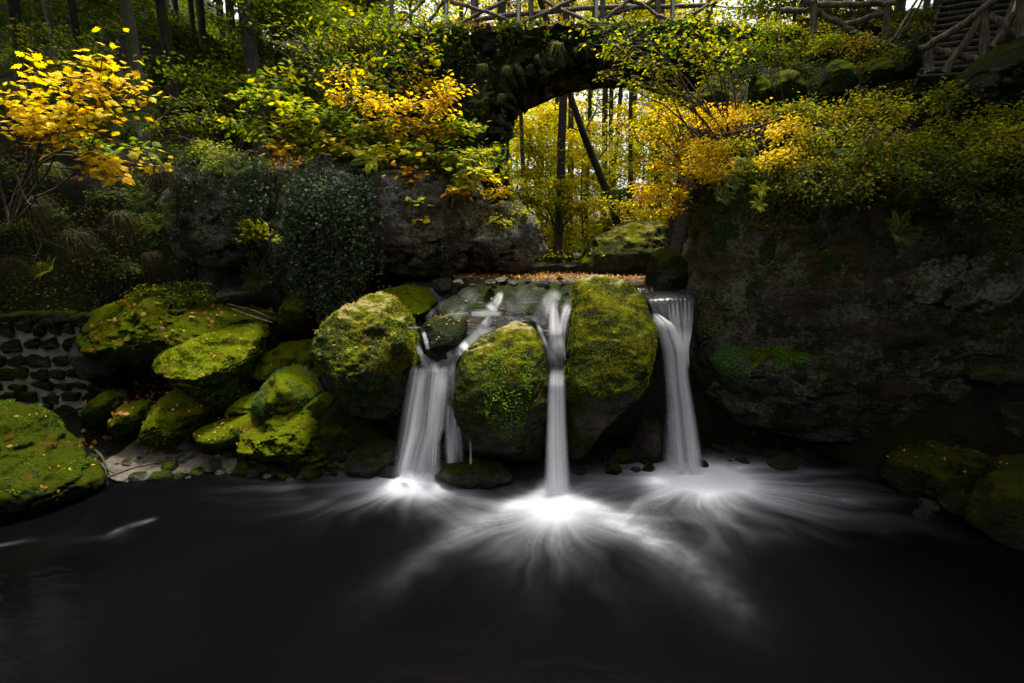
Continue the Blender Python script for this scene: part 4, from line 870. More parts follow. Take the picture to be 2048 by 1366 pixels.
# rough coping stones along the front edge
mb = MB()
for x in np.arange(-3.2, 7.0, .27):
    for row in range(3):
        if rng.random() < .45: continue
        c = np.array([x + rng.uniform(-.1, .1), BY0 - .08, ztop - .04 - row * .26 + rng.uniform(-.06, .04) - .45 * float(sstep(-1.2, -4.5, x))]); dd = np.sign(dI) * np.abs(dI) ** .85
        v = c + dd * [rng.uniform(.08, .16), .13, rng.uniform(.05, .11)]; v += dI * (fbm(v * 6, 4, int(x * 50) + row, .7) * .07)[:, None]; mb = MB(); mb.add(v, [fI]); mb.build('coping_stone', M['darkmoss'], bridge)

def railing(label, name, posts, rails, group=None, r=.036):
    o0 = P(*posts[0][0]) if posts else P(*rails[0][0]); t = thing(name, label, 'railing' if name == 'log_railing' else 'pole', tuple(o0), group)
    for pl in posts:
        a = MB(); p = np.array([P(*q) for q in pl]); tube(a, np.stack([np.interp(np.linspace(0, len(p) - 1, 8), np.arange(len(p)), p[:, k]) for k in range(3)], 1), r * 1.15, r, 10, lump=.1, seed=int(pl[0][0])); o = a.build('post', M['log'], t)
        if len(pl[0]) > 2 and pl[0][2] < 10.6 and name == 'log_railing' and pl[0][0] > 880 and pl[0][0] < 1400:
            b = MB(); q = p[0] + (p[-1] - p[0]) * np.linspace(.05, .45, 2)[:, None] - [0, r * 1.2 + .006, 0]; w = np.array([.022, 0, 0]); d = np.array([0, .008, 0])
            v = [q[0] - w - d, q[0] + w - d, q[1] + w - d, q[1] - w - d, q[0] - w + d, q[0] + w + d, q[1] + w + d, q[1] - w + d]
            b.add(v, [np.array([[0, 1, 2, 3], [7, 6, 5, 4], [0, 4, 5, 1], [1, 5, 6, 2], [2, 6, 7, 3], [3, 7, 4, 0]])])
            b.build('bracket', M['metal'], t, smooth=False)
    for pl in rails:
        a = MB(); p = np.array([P(*q) for q in pl]); tt = np.linspace(0, len(p) - 1, 12); pp = np.stack([np.interp(tt, np.arange(len(p)), p[:, k]) for k in range(3)], 1)
        pp[1:-1] += rng.normal(0, .012, (10, 3)); tube(a, pp, r * rng.uniform(.85, 1.05), r * rng.uniform(.7, .9), 10, lump=.12, seed=int(pl[0][0]) + 3); a.build('rail', M['log'], t)
    return t
A, B = 10.15, 11.6
railing('front railing of crossed weathered logs on the bridge', 'log_railing',
    [[(893, 72, A), (893, -70, A)], [(1037, 62, A), (1037, -75, A)], [(1192, 55, A), (1192, -78, A)], [(1345, 50, A), (1345, -80, A)], [(782, 120, A), (784, -40, A)]],
    [[(900, 3, A - .06), (965, 22, A - .06), (1032, 48, A)], [(915, 50, A + .05), (1015, 0, A + .05), (1040, -20, A)], [(1042, 48, A), (1148, 0, A), (1190, -25, A)], [(1040, -20, A + .06), (1083, 0, A + .06), (1190, 50, A + .06)],
     [(1196, 50, A), (1258, 0, A), (1340, -40, A)], [(1195, -30, A + .06), (1258, 0, A + .06), (1343, 44, A + .06)], [(770, -50, A), (893, -62, A), (1037, -68, A), (1192, -72, A), (1345, -74, A), (1470, -70, A)],
     [(785, 90, A), (840, 62, A), (888, 5, A)], [(690, 84, A), (740, 78, A), (790, 60, A), (850, 0, A)], [(1350, 44, A), (1420, 10, A), (1480, -20, A)]])
railing('back railing of bowed logs on the far side of the bridge', 'log_railing',
    [[(947, 66, B), (947, -40, B)], [(1062, 58, B), (1062, -42, B)], [(1205, 52, B), (1205, -45, B)], [(1315, 50, B), (1315, -45, B)], [(1420, 50, B), (1420, -45, B)]],
    [[(860, 66, B), (960, 38, B), (1056, 26, B), (1124, 22, B), (1176, 15, B), (1345, 12, B), (1430, 10, B)], [(950, 56, B), (1000, 58, B), (1060, 40, B), (1110, 62, B)], [(1140, 58, B), (1205, 30, B), (1290, 12, B), (1320, -10, B)], [(940, -38, B), (1062, -40, B), (1205, -42, B), (1420, -42, B)]], r=.05)
railing('log railing with two crossed braces beside the path, right of the bridge', 'log_railing',
    [[(1628, 66, 9.3), (1628, 4, 9.3)], [(1772, 92, 9.0), (1772, 6, 9.0)]],
    [[(1600, 0, 9.35), (1632, 7, 9.3), (1700, 10, 9.1), (1792, 4, 8.95)], [(1635, 24, 9.25), (1700, 58, 9.1), (1758, 84, 8.95)], [(1666, 61, 9.2), (1710, 42, 9.1), (1765, 26, 9.0)], [(1560, 22, 9.5), (1628, 20, 9.35)]], r=.05)
for k, (x0, x1, s) in enumerate([(1778, 1838, 'left'), (1786, 1848, 'right')]):
    railing('thin slanting pole, the %s one of two beside the path railing' % s, 'slanting_pole', [], [[(x0, 92, 9.2), ((x0 + x1) / 2, 45, 9.3), (x1, -6, 9.4)]], 'slanting poles', r=.022)
railing('stair handrail of stout logs at the top right', 'log_railing',
    [[(1858, 145, 7.9), (1857, 90, 7.9)], [(1970, 135, 7.5), (1968, 20, 7.5)], [(2046, 80, 7.2), (2044, -20, 7.2)]],
    [[(1837, 99, 7.95), (1880, 80, 7.8), (1949, 34, 7.55), (1990, 0, 7.4), (2040, -40, 7.2)], [(1890, 145, 7.75), (1925, 95, 7.65), (1963, 31, 7.5)], [(1985, 95, 7.45), (2015, 45, 7.35), (2050, -4, 7.2)],
     [(1866, 100, 7.9), (1910, 108, 7.75), (1956, 120, 7.6)], [(1973, 27, 7.5), (2000, 45, 7.4), (2031, 65, 7.3)]], r=.055)
st = thing('log_stairs', 'steep log stairs climbing right behind the stout handrail', 'stairs', tuple(P(1840, 160, 8.2)))
for i in range(13):
    f = i / 12; a = MB(); l = P(1832 + 50 * f, 158 - 150 * f, 8.15 + 1.7 * f); r = P(1965 + 60 * f, 150 - 165 * f, 8.0 + 1.5 * f)
    tube(a, curve(l, r, 8, .0, .006), .055, .05, 10, lump=.15, seed=i); a.build('step', M['bark'], st)
for k in (0, 1):
    a = MB(); tube(a, curve(P(1836 + 128 * k, 172, 8.25 - .15 * k), P(1884 + 140 * k, 12 - 15 * k, 9.95 - .3 * k), 8), .05, .05, 8, lump=.1, seed=k); a.build('stringer', M['log'], st)

# ------------------------------------------------------------------ masonry wall at the left
wallo = thing('stone_wall', 'low wall of dark square stones set in pale mortar by the left beach', 'wall', tuple(P(80, 830, 7.9)))
a = MB(); w0 = P(-80, 652, 7.85); w1 = P(182, 652, 7.85); zb = P(80, 850, 7.85)[2]
gx_, gz_, gq = grid(np.linspace(w0[0] - .6, w1[0], 90), np.linspace(0, 1, 60)); top = w0[2] + .05 * np.sin(gx_ * 3); zz = zb + (top - zb) * gz_
edge_x = np.where(gz_ > .8, 0, 0); yy = 7.9 + .03 * fbm(np.stack([gx_, gx_ * 0, zz], 1) * 8, 3, 3) + .18 * gz_
xr = gx_ + (gx_ - w0[0]) / (w1[0] - w0[0]) * (.10 * np.sin(gz_ * 9) + .12 * (1 - gz_) ** 2)
a.add(np.stack([xr, yy, zz], 1), [gq]); 
V2 = np.stack([xr, yy + .35, zz], 1); a.add(V2, [gq[:, ::-1]])
n1 = 90; tp = (59 * 90 + np.arange(90)); o_ = 5400; a.add(np.zeros((0, 3)), [])
a.f.append(np.stack([tp[:-1], tp[1:], tp[1:] + o_, tp[:-1] + o_], -1)); sd = np.arange(60) * 90 + 89; a.f.append(np.stack([sd[:-1], sd[:-1] + o_, sd[1:] + o_, sd[1:]], -1))
a.build('mortar', M['mortar'], wallo)
a = MB(); z = zb + .06; row = 0
while z < w0[2] - .04:
    hgt = rng.uniform(.19, .29); x = w0[0] - .6 + rng.uniform(0, .1)
    while x < w1[0] - .12 + .05 * math.sin(row * 2):
        wd = rng.uniform(.16, .42); dd = np.sign(dI) * np.abs(dI) ** .5
        hz = hgt * rng.uniform(.68, 1.08)
        v = np.array([x + wd / 2, 7.9 + .18 * (z - zb) / (w0[2] - zb) - .02 + rng.uniform(-.01, .015), z + hgt / 2 + rng.uniform(-.03, .03)]) + dd * [wd * .42, .07, hz * .42] * rng.uniform(.85, 1.02)
        v += dI * (fbm(v * 9, 3, int(x * 99) + row, .6) * .045)[:, None]; a.add(v, [fI]); x += wd
    z += hgt; row += 1
a.build('stonework', M['darkmoss'], wallo)
a = MB()
for x in np.arange(w0[0] - .5, w1[0] + .3, .24):
    dd = np.sign(dI) * np.abs(dI) ** .7; v = np.array([x, 8.15, w0[2] + .06 + rng.uniform(0, .05)]) + dd * [.13, .16, .09]; v += dI * (fbm(v * 8, 3, int(x * 70)) * .03)[:, None]; a = MB(); a.add(v, [fI]); a.build('coping_stone', M['darkmoss'], wallo)
RK('wend', 'boulder', 'dark angular rock between the stone wall and the broad slab', [(160,700),(175,660),(205,650),(250,700),(255,740),(230,775),(180,765)], 7.9, .35, M['dark'], 5, 3, .2, seed=50)

# ------------------------------------------------------------------ maples and other leafy plants
def BL(px, py, Y, rx, ry=None, rz=None, k=1, pl=None):
    t = [P(px, py, Y), (rx, ry or rx * .7, rz or rx * .22), k]
    if pl: t.append(pl)
    return tuple(t)
spray_plant('maple_sapling', 'bright golden maple sapling leaning out at the left picture edge', 'sapling', P(20, 450, 5.4),
    [BL(50, 195, 5.2, .4, k=1), BL(135, 160, 5.1, .42, k=1.1), BL(205, 115, 5.15, .26, rz=.16, k=.7), BL(185, 210, 5.0, .42, k=1.2), BL(105, 240, 5.0, .4, k=1), BL(230, 165, 5.1, .3, k=.5), BL(285, 180, 5.2, .2, k=.35), BL(150, 262, 5.0, .3, k=.8, pl='yellow'), BL(60, 255, 5.1, .26, k=.6), BL(90, 120, 5.3, .2, k=.4)],
    100, .07, MAPLE, 'yellow', sr=.012, twigs=11, flat=.42, sag=.08, jit=.05)
spray_plant('maple_sapling', 'golden maple sapling with drooping tip below the leftmost one', 'sapling', P(60, 330, 5.6),
    [BL(215, 325, 5.2, .26, k=1.1), BL(225, 350, 5.15, .18, k=.5), BL(180, 285, 5.3, .3, k=.8, pl='ygreen'), BL(280, 300, 5.5, .26, k=.5, pl='ygreen'), BL(310, 330, 5.6, .16, k=.25)],
    95, .075, MAPLE, 'yellow', sr=.011, flat=.4)
spray_plant('maple_sapling', 'yellow green maple sapling in front of the mossy trunk', 'sapling', P(470, 330, 9.6),
    [BL(530, 195, 9.0, .5), BL(600, 215, 8.8, .55), BL(660, 235, 8.8, .5), BL(590, 265, 8.7, .5, k=.8), BL(570, 298, 8.6, .22, k=.4, pl='orange'), BL(500, 250, 9, .4, k=.7), BL(560, 160, 9.4, .4, k=.6, pl='green')],
    190, .105, MAPLE, 'ygreen', sr=.015, twigs=12, jit=.06)
spray_plant('maple_sapling', 'golden maple with long level sprays left of the arch', 'sapling', P(780, 330, 9.3),
    [BL(690, 185, 8.6, .42, k=1), BL(760, 200, 8.4, .45, k=1.2, pl='yellow'), BL(840, 195, 8.3, .45, k=1.2, pl='yellow'), BL(915, 175, 8.3, .38, rz=.12, k=1, pl='yellow'), BL(690, 145, 8.8, .3, k=.5, pl='yellow'), BL(870, 215, 8.4, .4, k=.8, pl='yellow')],
    170, .085, OVAL, 'yellow', sr=.015, twigs=12, flat=.35, jit=.05)
spray_plant('maple_sapling', 'mixed green and orange maple covering the bluff left of the arch', 'sapling', P(820, 360, 9.3),
    [BL(720, 255, 8.6, .5), BL(790, 250, 8.5, .5, pl='mixed'), BL(860, 260, 8.5, .5, pl='mixed'), BL(925, 255, 8.5, .4), BL(700, 300, 8.5, .4, pl='mixed'), BL(780, 305, 8.2, .5), BL(860, 310, 8.1, .45, pl='ygreen'), BL(930, 320, 8.1, .4), BL(640, 285, 8.7, .4, pl='ygreen'), BL(820, 345, 8.0, .3, k=.4, pl='orange')],
    230, .088, MAPLE, 'ygreen', sr=.015, twigs=14, jit=.06)
spray_plant('maple_sapling', 'slim maple shoot hanging over the right edge of the sandstone bluff', 'sapling', P(900, 330, 8.4),
    [BL(920, 375, 7.9, .25), BL(945, 345, 7.9, .3), BL(835, 400, 7.85, .13, k=.35), BL(832, 438, 7.85, .16, rz=.05, k=.3, pl='yellow'), BL(920, 385, 7.8, .2, k=.5, pl='orange'), BL(970, 300, 8.2, .3), BL(960, 350, 8.0, .3, k=.8, pl='yellow')],
    60, .105, MAPLE, 'ygreen', sr=.01, twigs=7, sag=-.04)
spray_plant('hazel_bush', 'tall yellow green bush rising to the left end of the bridge', 'bush', P(800, 300, 10.2),
    [BL(760, 60, 9.6, .9), BL(830, 110, 9.3, .8), BL(860, 40, 9.5, .7), BL(720, 130, 9.5, .8), BL(700, 40, 9.8, .9, pl='green'), BL(790, 160, 9.2, .6, pl='mixed'), BL(870, 160, 9.2, .5, pl='mixed'), BL(640, 90, 10, .8, k=.6, pl='green'), BL(620, 150, 9.8, .7, k=.6, pl='green'), BL(570, 60, 10.4, .8, k=.5, pl='green'), BL(740, 210, 9, .5, pl='ygreen')],
    170, .10, OVAL, 'ygreen', sr=.02, twigs=14, jit=.06)
# beech branches hanging in front of the arch
spray_plant('beech_branch', 'thin beech sapling with lime leaves arching across the front of the bridge', 'sapling', P(1470, 330, 7.6),
    [BL(1210, 90, 7.0, .4, rz=.1, k=.8), BL(1190, 55, 7.0, .28, k=.5), BL(1250, 115, 7.0, .35, k=.8), BL(1290, 165, 7.0, .4, k=.9), BL(1320, 130, 7.0, .35, k=.8), BL(1360, 75, 7.0, .45, k=.9), BL(1400, 30, 7.0, .5, k=1), BL(1430, 120, 7, .4, k=.7), BL(1345, 190, 7.0, .4, k=1), BL(1395, 95, 7.0, .3, k=.6), BL(1270, 50, 7.2, .3, k=.4), BL(1220, 150, 7.0, .25, k=.35), BL(1460, 60, 7.2, .5)],
    190, .062, OVAL, 'ygreen', sr=.014, twigs=12, flat=.35)
spray_plant('beech_branch', 'golden beech sapling filling the lower right of the arch', 'sapling', P(1440, 440, 7.9),
    [BL(1320, 215, 7.8, .4), BL(1370, 230, 7.8, .45), BL(1300, 260, 7.9, .35, k=.8), BL(1350, 280, 7.8, .45), BL(1400, 290, 7.7, .4), BL(1320, 320, 7.9, .4), BL(1380, 340, 7.7, .4), BL(1290, 370, 8.0, .3, k=.8), BL(1350, 385, 7.9, .35), BL(1270, 400, 8.1, .25, k=.5), BL(1420, 225, 7.7, .4), BL(1330, 420, 8, .3, k=.6), BL(1240, 240, 8, .2, k=.3), BL(1430, 350, 7.6, .3)],
    330, .06, OVAL, 'yellow', sr=.014, twigs=14, flat=.4)
spray_plant('beech_branch', 'golden beech sapling just upstream in the centre of the arch', 'sapling', P(1120, 470, 10.5),
    [BL(1090, 390, 9.8, .5, rz=.14), BL(1140, 400, 9.7, .5, rz=.14), BL(1180, 405, 9.6, .4, rz=.12), BL(1060, 340, 10, .45), BL(1050, 260, 10, .4, k=.7), BL(1090, 300, 10.2, .45, k=.6), BL(1130, 360, 9.8, .4, k=.8), BL(1040, 380, 9.7, .35, k=.8, pl='ygreen')],
    300, .085, OVAL, 'far', sr=.014, twigs=12, flat=.3)
spray_plant('leafy_bush', 'yellow leaved bush between arch pier and upstream rock', 'bush', P(1000, 480, 8.9),
    [BL(1000, 330, 8.6, .35, pl='ygreen'), BL(990, 380, 8.5, .3), BL(1030, 425, 8.5, .3, pl='mixed'), BL(1000, 440, 8.3, .35, pl='mixed'), BL(1060, 440, 8.7, .25, pl='mixed'), BL(975, 300, 8.7, .3, pl='ygreen')], 260, .055, OVAL, 'yellow', sr=.01, twigs=12, flat=.6)
# big lit bushes draping the right bank
SHR = [('golden trailing shrub on the bank nearest the arch', P(1500, 300, 7.8), [BL(1450,240,7.3,.4,pl='yellow'), BL(1500,225,7.4,.4,pl='mixed'), BL(1420,300,7.1,.35,pl='yellow'), BL(1480,290,7.1,.4,pl='mixed'), BL(1440,340,6.9,.35,pl='yellow'), BL(1400,330,7.1,.3,pl='yellow'), BL(1500,340,6.8,.3,pl='shrub')]),
       ('lit yellow green shrub below the widest edging stone', P(1640, 250, 7.3), [BL(1600,215,7.1,.4), BL(1660,230,6.9,.45,pl='mixed'), BL(1570,260,6.8,.4,pl='yellow'), BL(1620,285,6.6,.45,pl='mixed'), BL(1570,320,6.5,.38,pl='yellow'), BL(1640,340,6.4,.4,pl='shrub'), BL(1580,375,6.35,.3,k=.6), BL(1660,390,6.2,.3,k=.5,pl='green')]),
       ('mixed green and orange shrub in the middle of the right bank', P(1760, 260, 7.0), [BL(1730,205,6.9,.45), BL(1790,220,6.7,.45,pl='mixed'), BL(1740,265,6.5,.45,pl='mixed'), BL(1800,290,6.3,.45), BL(1730,320,6.2,.4,pl='shrub'), BL(1790,350,6.0,.4,pl='green'), BL(1720,380,6.1,.3,k=.6,pl='green')]),
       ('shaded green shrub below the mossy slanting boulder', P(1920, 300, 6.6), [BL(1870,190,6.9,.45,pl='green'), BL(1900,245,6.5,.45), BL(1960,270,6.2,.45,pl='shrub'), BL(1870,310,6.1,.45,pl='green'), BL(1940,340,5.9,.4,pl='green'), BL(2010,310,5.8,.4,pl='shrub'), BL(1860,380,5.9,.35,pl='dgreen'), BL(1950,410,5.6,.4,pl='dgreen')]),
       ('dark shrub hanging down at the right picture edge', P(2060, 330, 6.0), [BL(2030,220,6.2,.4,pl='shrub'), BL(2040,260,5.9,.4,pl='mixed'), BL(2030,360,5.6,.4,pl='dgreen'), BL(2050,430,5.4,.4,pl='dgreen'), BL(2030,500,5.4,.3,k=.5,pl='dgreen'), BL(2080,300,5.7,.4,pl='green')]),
       ('low leafy bush growing over the bank between railing and edging stones', P(1600, 130, 8.6), [BL(1480,95,8.6,.5,pl='green'), BL(1540,110,8.5,.5,pl='green'), BL(1600,90,8.6,.5), BL(1660,85,8.6,.4,pl='ygreen'), BL(1720,90,8.5,.45,pl='mixed'), BL(1540,60,8.9,.4,pl='ygreen'), BL(1470,150,8.2,.4,pl='dgreen'), BL(1600,140,8.3,.35,pl='dgreen'), BL(1780,110,8.4,.3,pl='green')])]
for lb, root, bl in SHR: spray_plant('trailing_shrub', lb, 'shrub', root, bl, 620, .045, OVAL, 'shrub', 'trailing shrubs on the right bank', sr=.012, twigs=16, flat=.7, jit=.05)
# left bank bushes
for lb, root, bl, pl_, sz in [
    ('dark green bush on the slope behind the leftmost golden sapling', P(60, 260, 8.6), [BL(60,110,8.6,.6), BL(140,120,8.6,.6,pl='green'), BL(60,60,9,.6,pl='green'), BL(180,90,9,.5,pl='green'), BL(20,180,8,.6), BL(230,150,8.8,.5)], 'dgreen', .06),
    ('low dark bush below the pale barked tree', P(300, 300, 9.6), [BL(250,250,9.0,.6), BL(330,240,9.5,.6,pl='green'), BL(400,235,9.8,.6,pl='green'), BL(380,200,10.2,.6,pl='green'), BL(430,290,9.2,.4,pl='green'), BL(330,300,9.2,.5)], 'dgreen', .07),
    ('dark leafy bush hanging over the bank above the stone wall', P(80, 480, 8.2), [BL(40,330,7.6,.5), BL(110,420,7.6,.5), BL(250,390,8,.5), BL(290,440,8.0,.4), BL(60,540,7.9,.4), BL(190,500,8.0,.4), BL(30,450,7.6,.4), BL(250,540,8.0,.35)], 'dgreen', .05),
    ('fresh green bush of upright sprigs on top of the broad slab', P(360, 600, 8.0), [BL(300,580,7.9,.22), BL(340,575,7.9,.22), BL(385,570,7.85,.22), BL(410,590,7.8,.16), BL(350,600,7.7,.22), BL(270,590,8.0,.2)], 'green', .05),
    ('small leafy bush crowning the pale rock column', P(430, 330, 8.7), [BL(400,300,8.4,.3), BL(450,310,8.3,.35), BL(500,330,8.4,.3), BL(430,335,8.1,.25,pl='ygreen'), BL(370,320,8.4,.25,pl='dgreen')], 'green', .05),
    ('yellow green leaves at the left shoulder of the ivy bluff', P(520, 490, 8.2), [BL(510,450,8.0,.18), BL(505,465,8.0,.12,pl='ygreen'), BL(570,480,7.85,.2,k=.5)], 'ygreen', .08)]:
    spray_plant('leafy_bush', lb, 'bush', root, bl, 260 if sz < .07 else 190, sz, OVAL, pl_, 'bushes on the left bank', sr=.01, twigs=12, flat=.6, jit=.04)

# ------------------------------------------------------------------ ferns and grass tufts
def fern_mesh(nf, ln, palette, seed):
    a = MB(); rs = np.random.default_rng(seed)
    for i in range(nf):
        an = i / nf * 6.28 + rs.uniform(-.3, .3); L = ln * rs.uniform(.7, 1.1); t = np.linspace(0, 1, 26)
        d = np.array([math.cos(an), math.sin(an), 0]); sd = np.array([-d[1], d[0], 0])
        p = d * (t * L * .8)[:, None] + np.array([0, 0, 1.]) * (L * (.9 * t - .55 * t ** 2))[:, None]
        colr = np.array(PAL[palette][i % len(PAL[palette])]); tube(a, p, .004, .0015, 4, c=colr * .7, cap=False)
        q = p[2:]; tt = t[2:]; wl = L * .17 * np.sin(np.pi * np.clip(tt * .8 + .2, 0, 1)) ** .8 + .004
        for s in (-1, 1):
            ax = sd * s + d * .35 + np.array([0, 0, -.15]); n = len(q)
            leaves(a, q, np.tile(ax, (n, 1)), np.tile([0, 0, 1.], (n, 1)) + rs.normal(0, .15, (n, 3)), wl, (TINY[0] * [1, .26, 1], TINY[1]), np.tile(colr, (n, 1)) * rs.uniform(.8, 1.2, (n, 1)))
    return a
def grass_mesh(nb, ln, cols, seed, droop=1.0):
    a = MB(); rs = np.random.default_rng(seed); K = 7; t = np.linspace(0, 1, K)
    V, Fq, C = [], [], []
    for i in range(nb):
        an = rs.uniform(0, 6.28); L = ln * rs.uniform(.45, 1.1); o = rs.normal(0, .03, 3); o[2] = 0; d = np.array([math.cos(an), math.sin(an), 0]); sp = rs.uniform(.15, .62)
        p = o + d * (sp * L * t ** .8)[:, None] + np.array([0, 0, 1.]) * (L * (.55 * t - droop * 1.1 * t ** 2))[:, None]
        s = np.array([-d[1], d[0], 0]) * .003; w = (1 - t ** 2)[:, None] + .1
        v = np.concatenate([p - s * w, p + s * w]); f = np.array([[j, j + 1, K + j + 1, K + j] for j in range(K - 1)])
        c = np.array(cols[rs.integers(len(cols))]) * rs.uniform(.7, 1.2); a.add(v, [f], c)
    return a
def proto(name, cat, mesh, part, material):
    t = thing(name, 'x', cat, (0, 0, 0)); mesh.build(part, material, t, smooth=False); return t
FERN = proto('fern', 'fern', fern_mesh(11, .6, 'dgreen', 1), 'fronds', M['leaf'])
FERNY = proto('fern', 'fern', fern_mesh(7, .45, 'ygreen', 2), 'fronds', M['leaf'])
GR = proto('grass_tuft', 'grass', grass_mesh(90, .42, [(.16, .2, .03), (.3, .26, .09), (.1, .14, .02), (.4, .33, .16)], 1), 'blades', M['grass'])
GRB = proto('grass_tuft', 'grass', grass_mesh(110, .6, [(.09, .06, .025), (.05, .04, .02), (.03, .035, .01)], 2, 1.2), 'blades', M['grass'])
for pr, x, y, Y, sc, lb in [
    (FERN, 270, 225, 6.6, 1.1, 'large fern right of the golden sapling on the left slope'), (FERN, 290, 400, 7.6, .6, 'dark fern hanging left of the pale rock column'), (FERN, 330, 450, 7.9, .8, 'shaded fern low beside the pale rock column'),
    (FERNY, 105, 540, 7.4, .7, 'small bright fern above the stone wall'), (FERNY, 745, 320, 8.0, .9, 'yellow green fern on the crest of the sandstone bluff'),
    (FERNY, 655, 375, 7.9, .5, 'tiny fern growing out of the ivy'), (FERN, 590, 370, 8.0, .5, 'dark fern at the top of the ivy curtain'), (FERN, 1440, 395, 6.3, .35, 'dark fern at the upper left corner of the right cliff'), (FERNY, 1520, 380, 5.9, .38, 'yellow fern hanging over the right cliff'),
    (FERNY, 1515, 412, 5.85, .34, 'lower of the yellow ferns hanging over the right cliff'), (FERN, 1460, 370, 6.5, .35, 'fern under the golden shrub near the arch'), (FERN, 1790, 470, 5.4, .5, 'small fern in a crack of the right cliff'), (FERN, 480, 340, 8.0, .6, 'fern on the crown of the pale rock column'), (FERN, 1095, 140, 9.9, .5, 'small fern under the bridge parapet'), (FERN, 960, 200, 9.7, .5, 'fern on the left haunch of the bridge'), (FERN, 520, 560, 8.1, .7, 'fern at the cave mouth under the ivy')]:
    place(pr, tuple(P(x, y, Y)), (x % 7) * .12 - .4, sc, lb, 'ferns', R(48 + x % 25))
for pr, x, y, Y, sc, lb in [
    (GR, 1115, 88, 9.85, 1.2, 'largest hanging grass tuft at the centre of the bridge face'), (GR, 1015, 135, 9.8, .8, 'pale hanging grass tuft above the left of the arch'), (GR, 1005, 190, 9.75, .7, 'lower hanging grass tuft at the left arch haunch'), (GR, 965, 130, 9.8, .8, 'small dry grass tuft left of the pale tuft on the bridge'),
    (GR, 1330, 75, 9.9, 1.0, 'grass tuft near the fourth railing post'), (GR, 1480, 320, 6.9, .9, 'grass tuft between the shrubs near the arch'), (GRB, 330, 340, 7.6, 1.1, 'brown grass tuft left of the pale rock column'), (GRB, 60, 400, 7.2, 1.6, 'broad brown grass tuft on the left slope'), (GRB, 150, 470, 7.7, 1.6, 'brown hanging grass above the stone wall'),
    (GRB, 240, 430, 7.9, 1.4, 'brown hanging grass left of the cave'), (GRB, 300, 510, 8.0, 1.1, 'brown grass just left of the cave'), (GRB, 480, 330, 8.2, .8, 'dry grass beside the top of the pale rock column'), (GRB, 20, 520, 7.6, 1.2, 'brown grass at the left picture edge above the wall'), (GR, 1300, 462, 8.7, .7, 'dry grass on the pale upstream boulder'), (GR, 1400, 190, 8.2, .8, 'grass tuft among the edging stones'), (GR, 100, 330, 7.2, 1.0, 'green grass tuft below the golden sapling')]:
    place(pr, tuple(P(x, y, Y)), (x % 9) * .1 - .4, sc, lb, 'grass tufts', R(18 + x % 20))

# ------------------------------------------------------------------ ivy, creeping cover, moss fluff, fallen leaves
def cover(keys, n, size, tmpl, palette, cond, lift=.02, nj=.5, seed=0, hang=False, mbx=None, soft=None):
    mb = mbx or MB()
    for k in keys:
        p, nr = sample(k, n, seed); m = cond(p, nr); p, nr = p[m], nr[m]; c = len(p)
        if not c: continue
        ax = rng.normal(0, 1, (c, 3)); 
        if hang: ax = ax * .5 + [0, 0, -1]
        nn = nr + rng.normal(0, nj, (c, 3)); p = p + nr * rng.uniform(.2, 1.5, (c, 1)) * lift
        leaves(mb, p, ax, nn, size * rng.uniform(.55, 1.3, c), tmpl, pal(palette, c, p, 2.2, seed))
    return mb
def inpoly(px, py, poly):
    poly = np.array(poly, float); r = np.zeros(len(px), bool); j = len(poly) - 1
    for i in range(len(poly)):
        xi, yi = poly[i]; xj, yj = poly[j]
        c = ((yi > py) != (yj > py)) & (px < (xj - xi) * (py - yi) / (yj - yi + 1e-9) + xi); r ^= c; j = i
    return r
def region(poly, ns=3., th=-.2, s=0):
    def f(p, nr):
        a, b = proj(p); return inpoly(a, b, poly) & (fbm(p * ns, 3, s) > th)
    return f
# ivy curtain: hanging strands with leaves
def ivy(label, strands, seed, cat='ivy', origin=None):
    t = thing('ivy', label, cat, tuple(origin)); a, b = MB(), MB(); rs = np.random.default_rng(seed)
    for (x0, y0, x1, y1, Y, nl) in strands:
        p0 = P(x0, y0, Y); p1 = P(x1, y1, Y - .05); c = curve(p0, p1, 14, 0, .015); tube(a, c, .005, .002, 4, cap=False)
        tt = rs.uniform(0, 1, nl) * 13; i = np.minimum(tt.astype(int), 12); fr = (tt - i)[:, None]; p = c[i] * (1 - fr) + c[i + 1] * fr + rs.normal(0, 1, (nl, 3)) * [.045, .05, .02]
        ax = rs.normal(0, .6, (nl, 3)) + [0, -.1, -.8]; leaves(b, p, ax, np.tile([0, -1., .35], (nl, 1)) + rs.normal(0, .4, (nl, 3)), rs.uniform(.02, .062, nl), IVY, pal('ivy', nl))
    a.build('stem', M['twig'], t); return t, b
rs = np.random.default_rng(3); S = []
for i in range(95):
    x = rs.uniform(575, 742); u = (x - 575) / 167; y0 = rs.uniform(335, 420); y1 = 470 + 150 * math.sin(u * 3.0) ** .7 * rs.uniform(.4, 1.25) + 30; S.append((x, y0, x + rs.uniform(-14, 10), y1, rs.uniform(7.6, 7.95), int((y1 - y0) * .75)))
t, b = ivy('dense ivy curtain hanging over the bluff left of the sandstone bluff', S, 1, origin=P(650, 340, 8))
cover(['lc2'], 16000, .036, IVY, 'ivy', region([(545,330),(750,320),(760,500),(700,640),(560,640),(520,560)], 2.5, -.25, 4), .05, .4, 4, True, b); b.build('foliage', M['ivy'], t, smooth=False)
S = []
for i in range(26):
    x = rs.choice([rs.uniform(345, 420), rs.uniform(450, 530)]); y0 = rs.uniform(310, 350); y1 = y0 + rs.uniform(60, 190); S.append((x, y0, x + rs.uniform(-6, 6), y1, 8.02, int((y1 - y0) * .6)))
S += [(505,400,505,545,8.0,50), (383,330,402,480,8.0,60)]
t, b = ivy('ivy trails on the pale rock column above the cave', S, 2, origin=P(430, 310, 8.2))
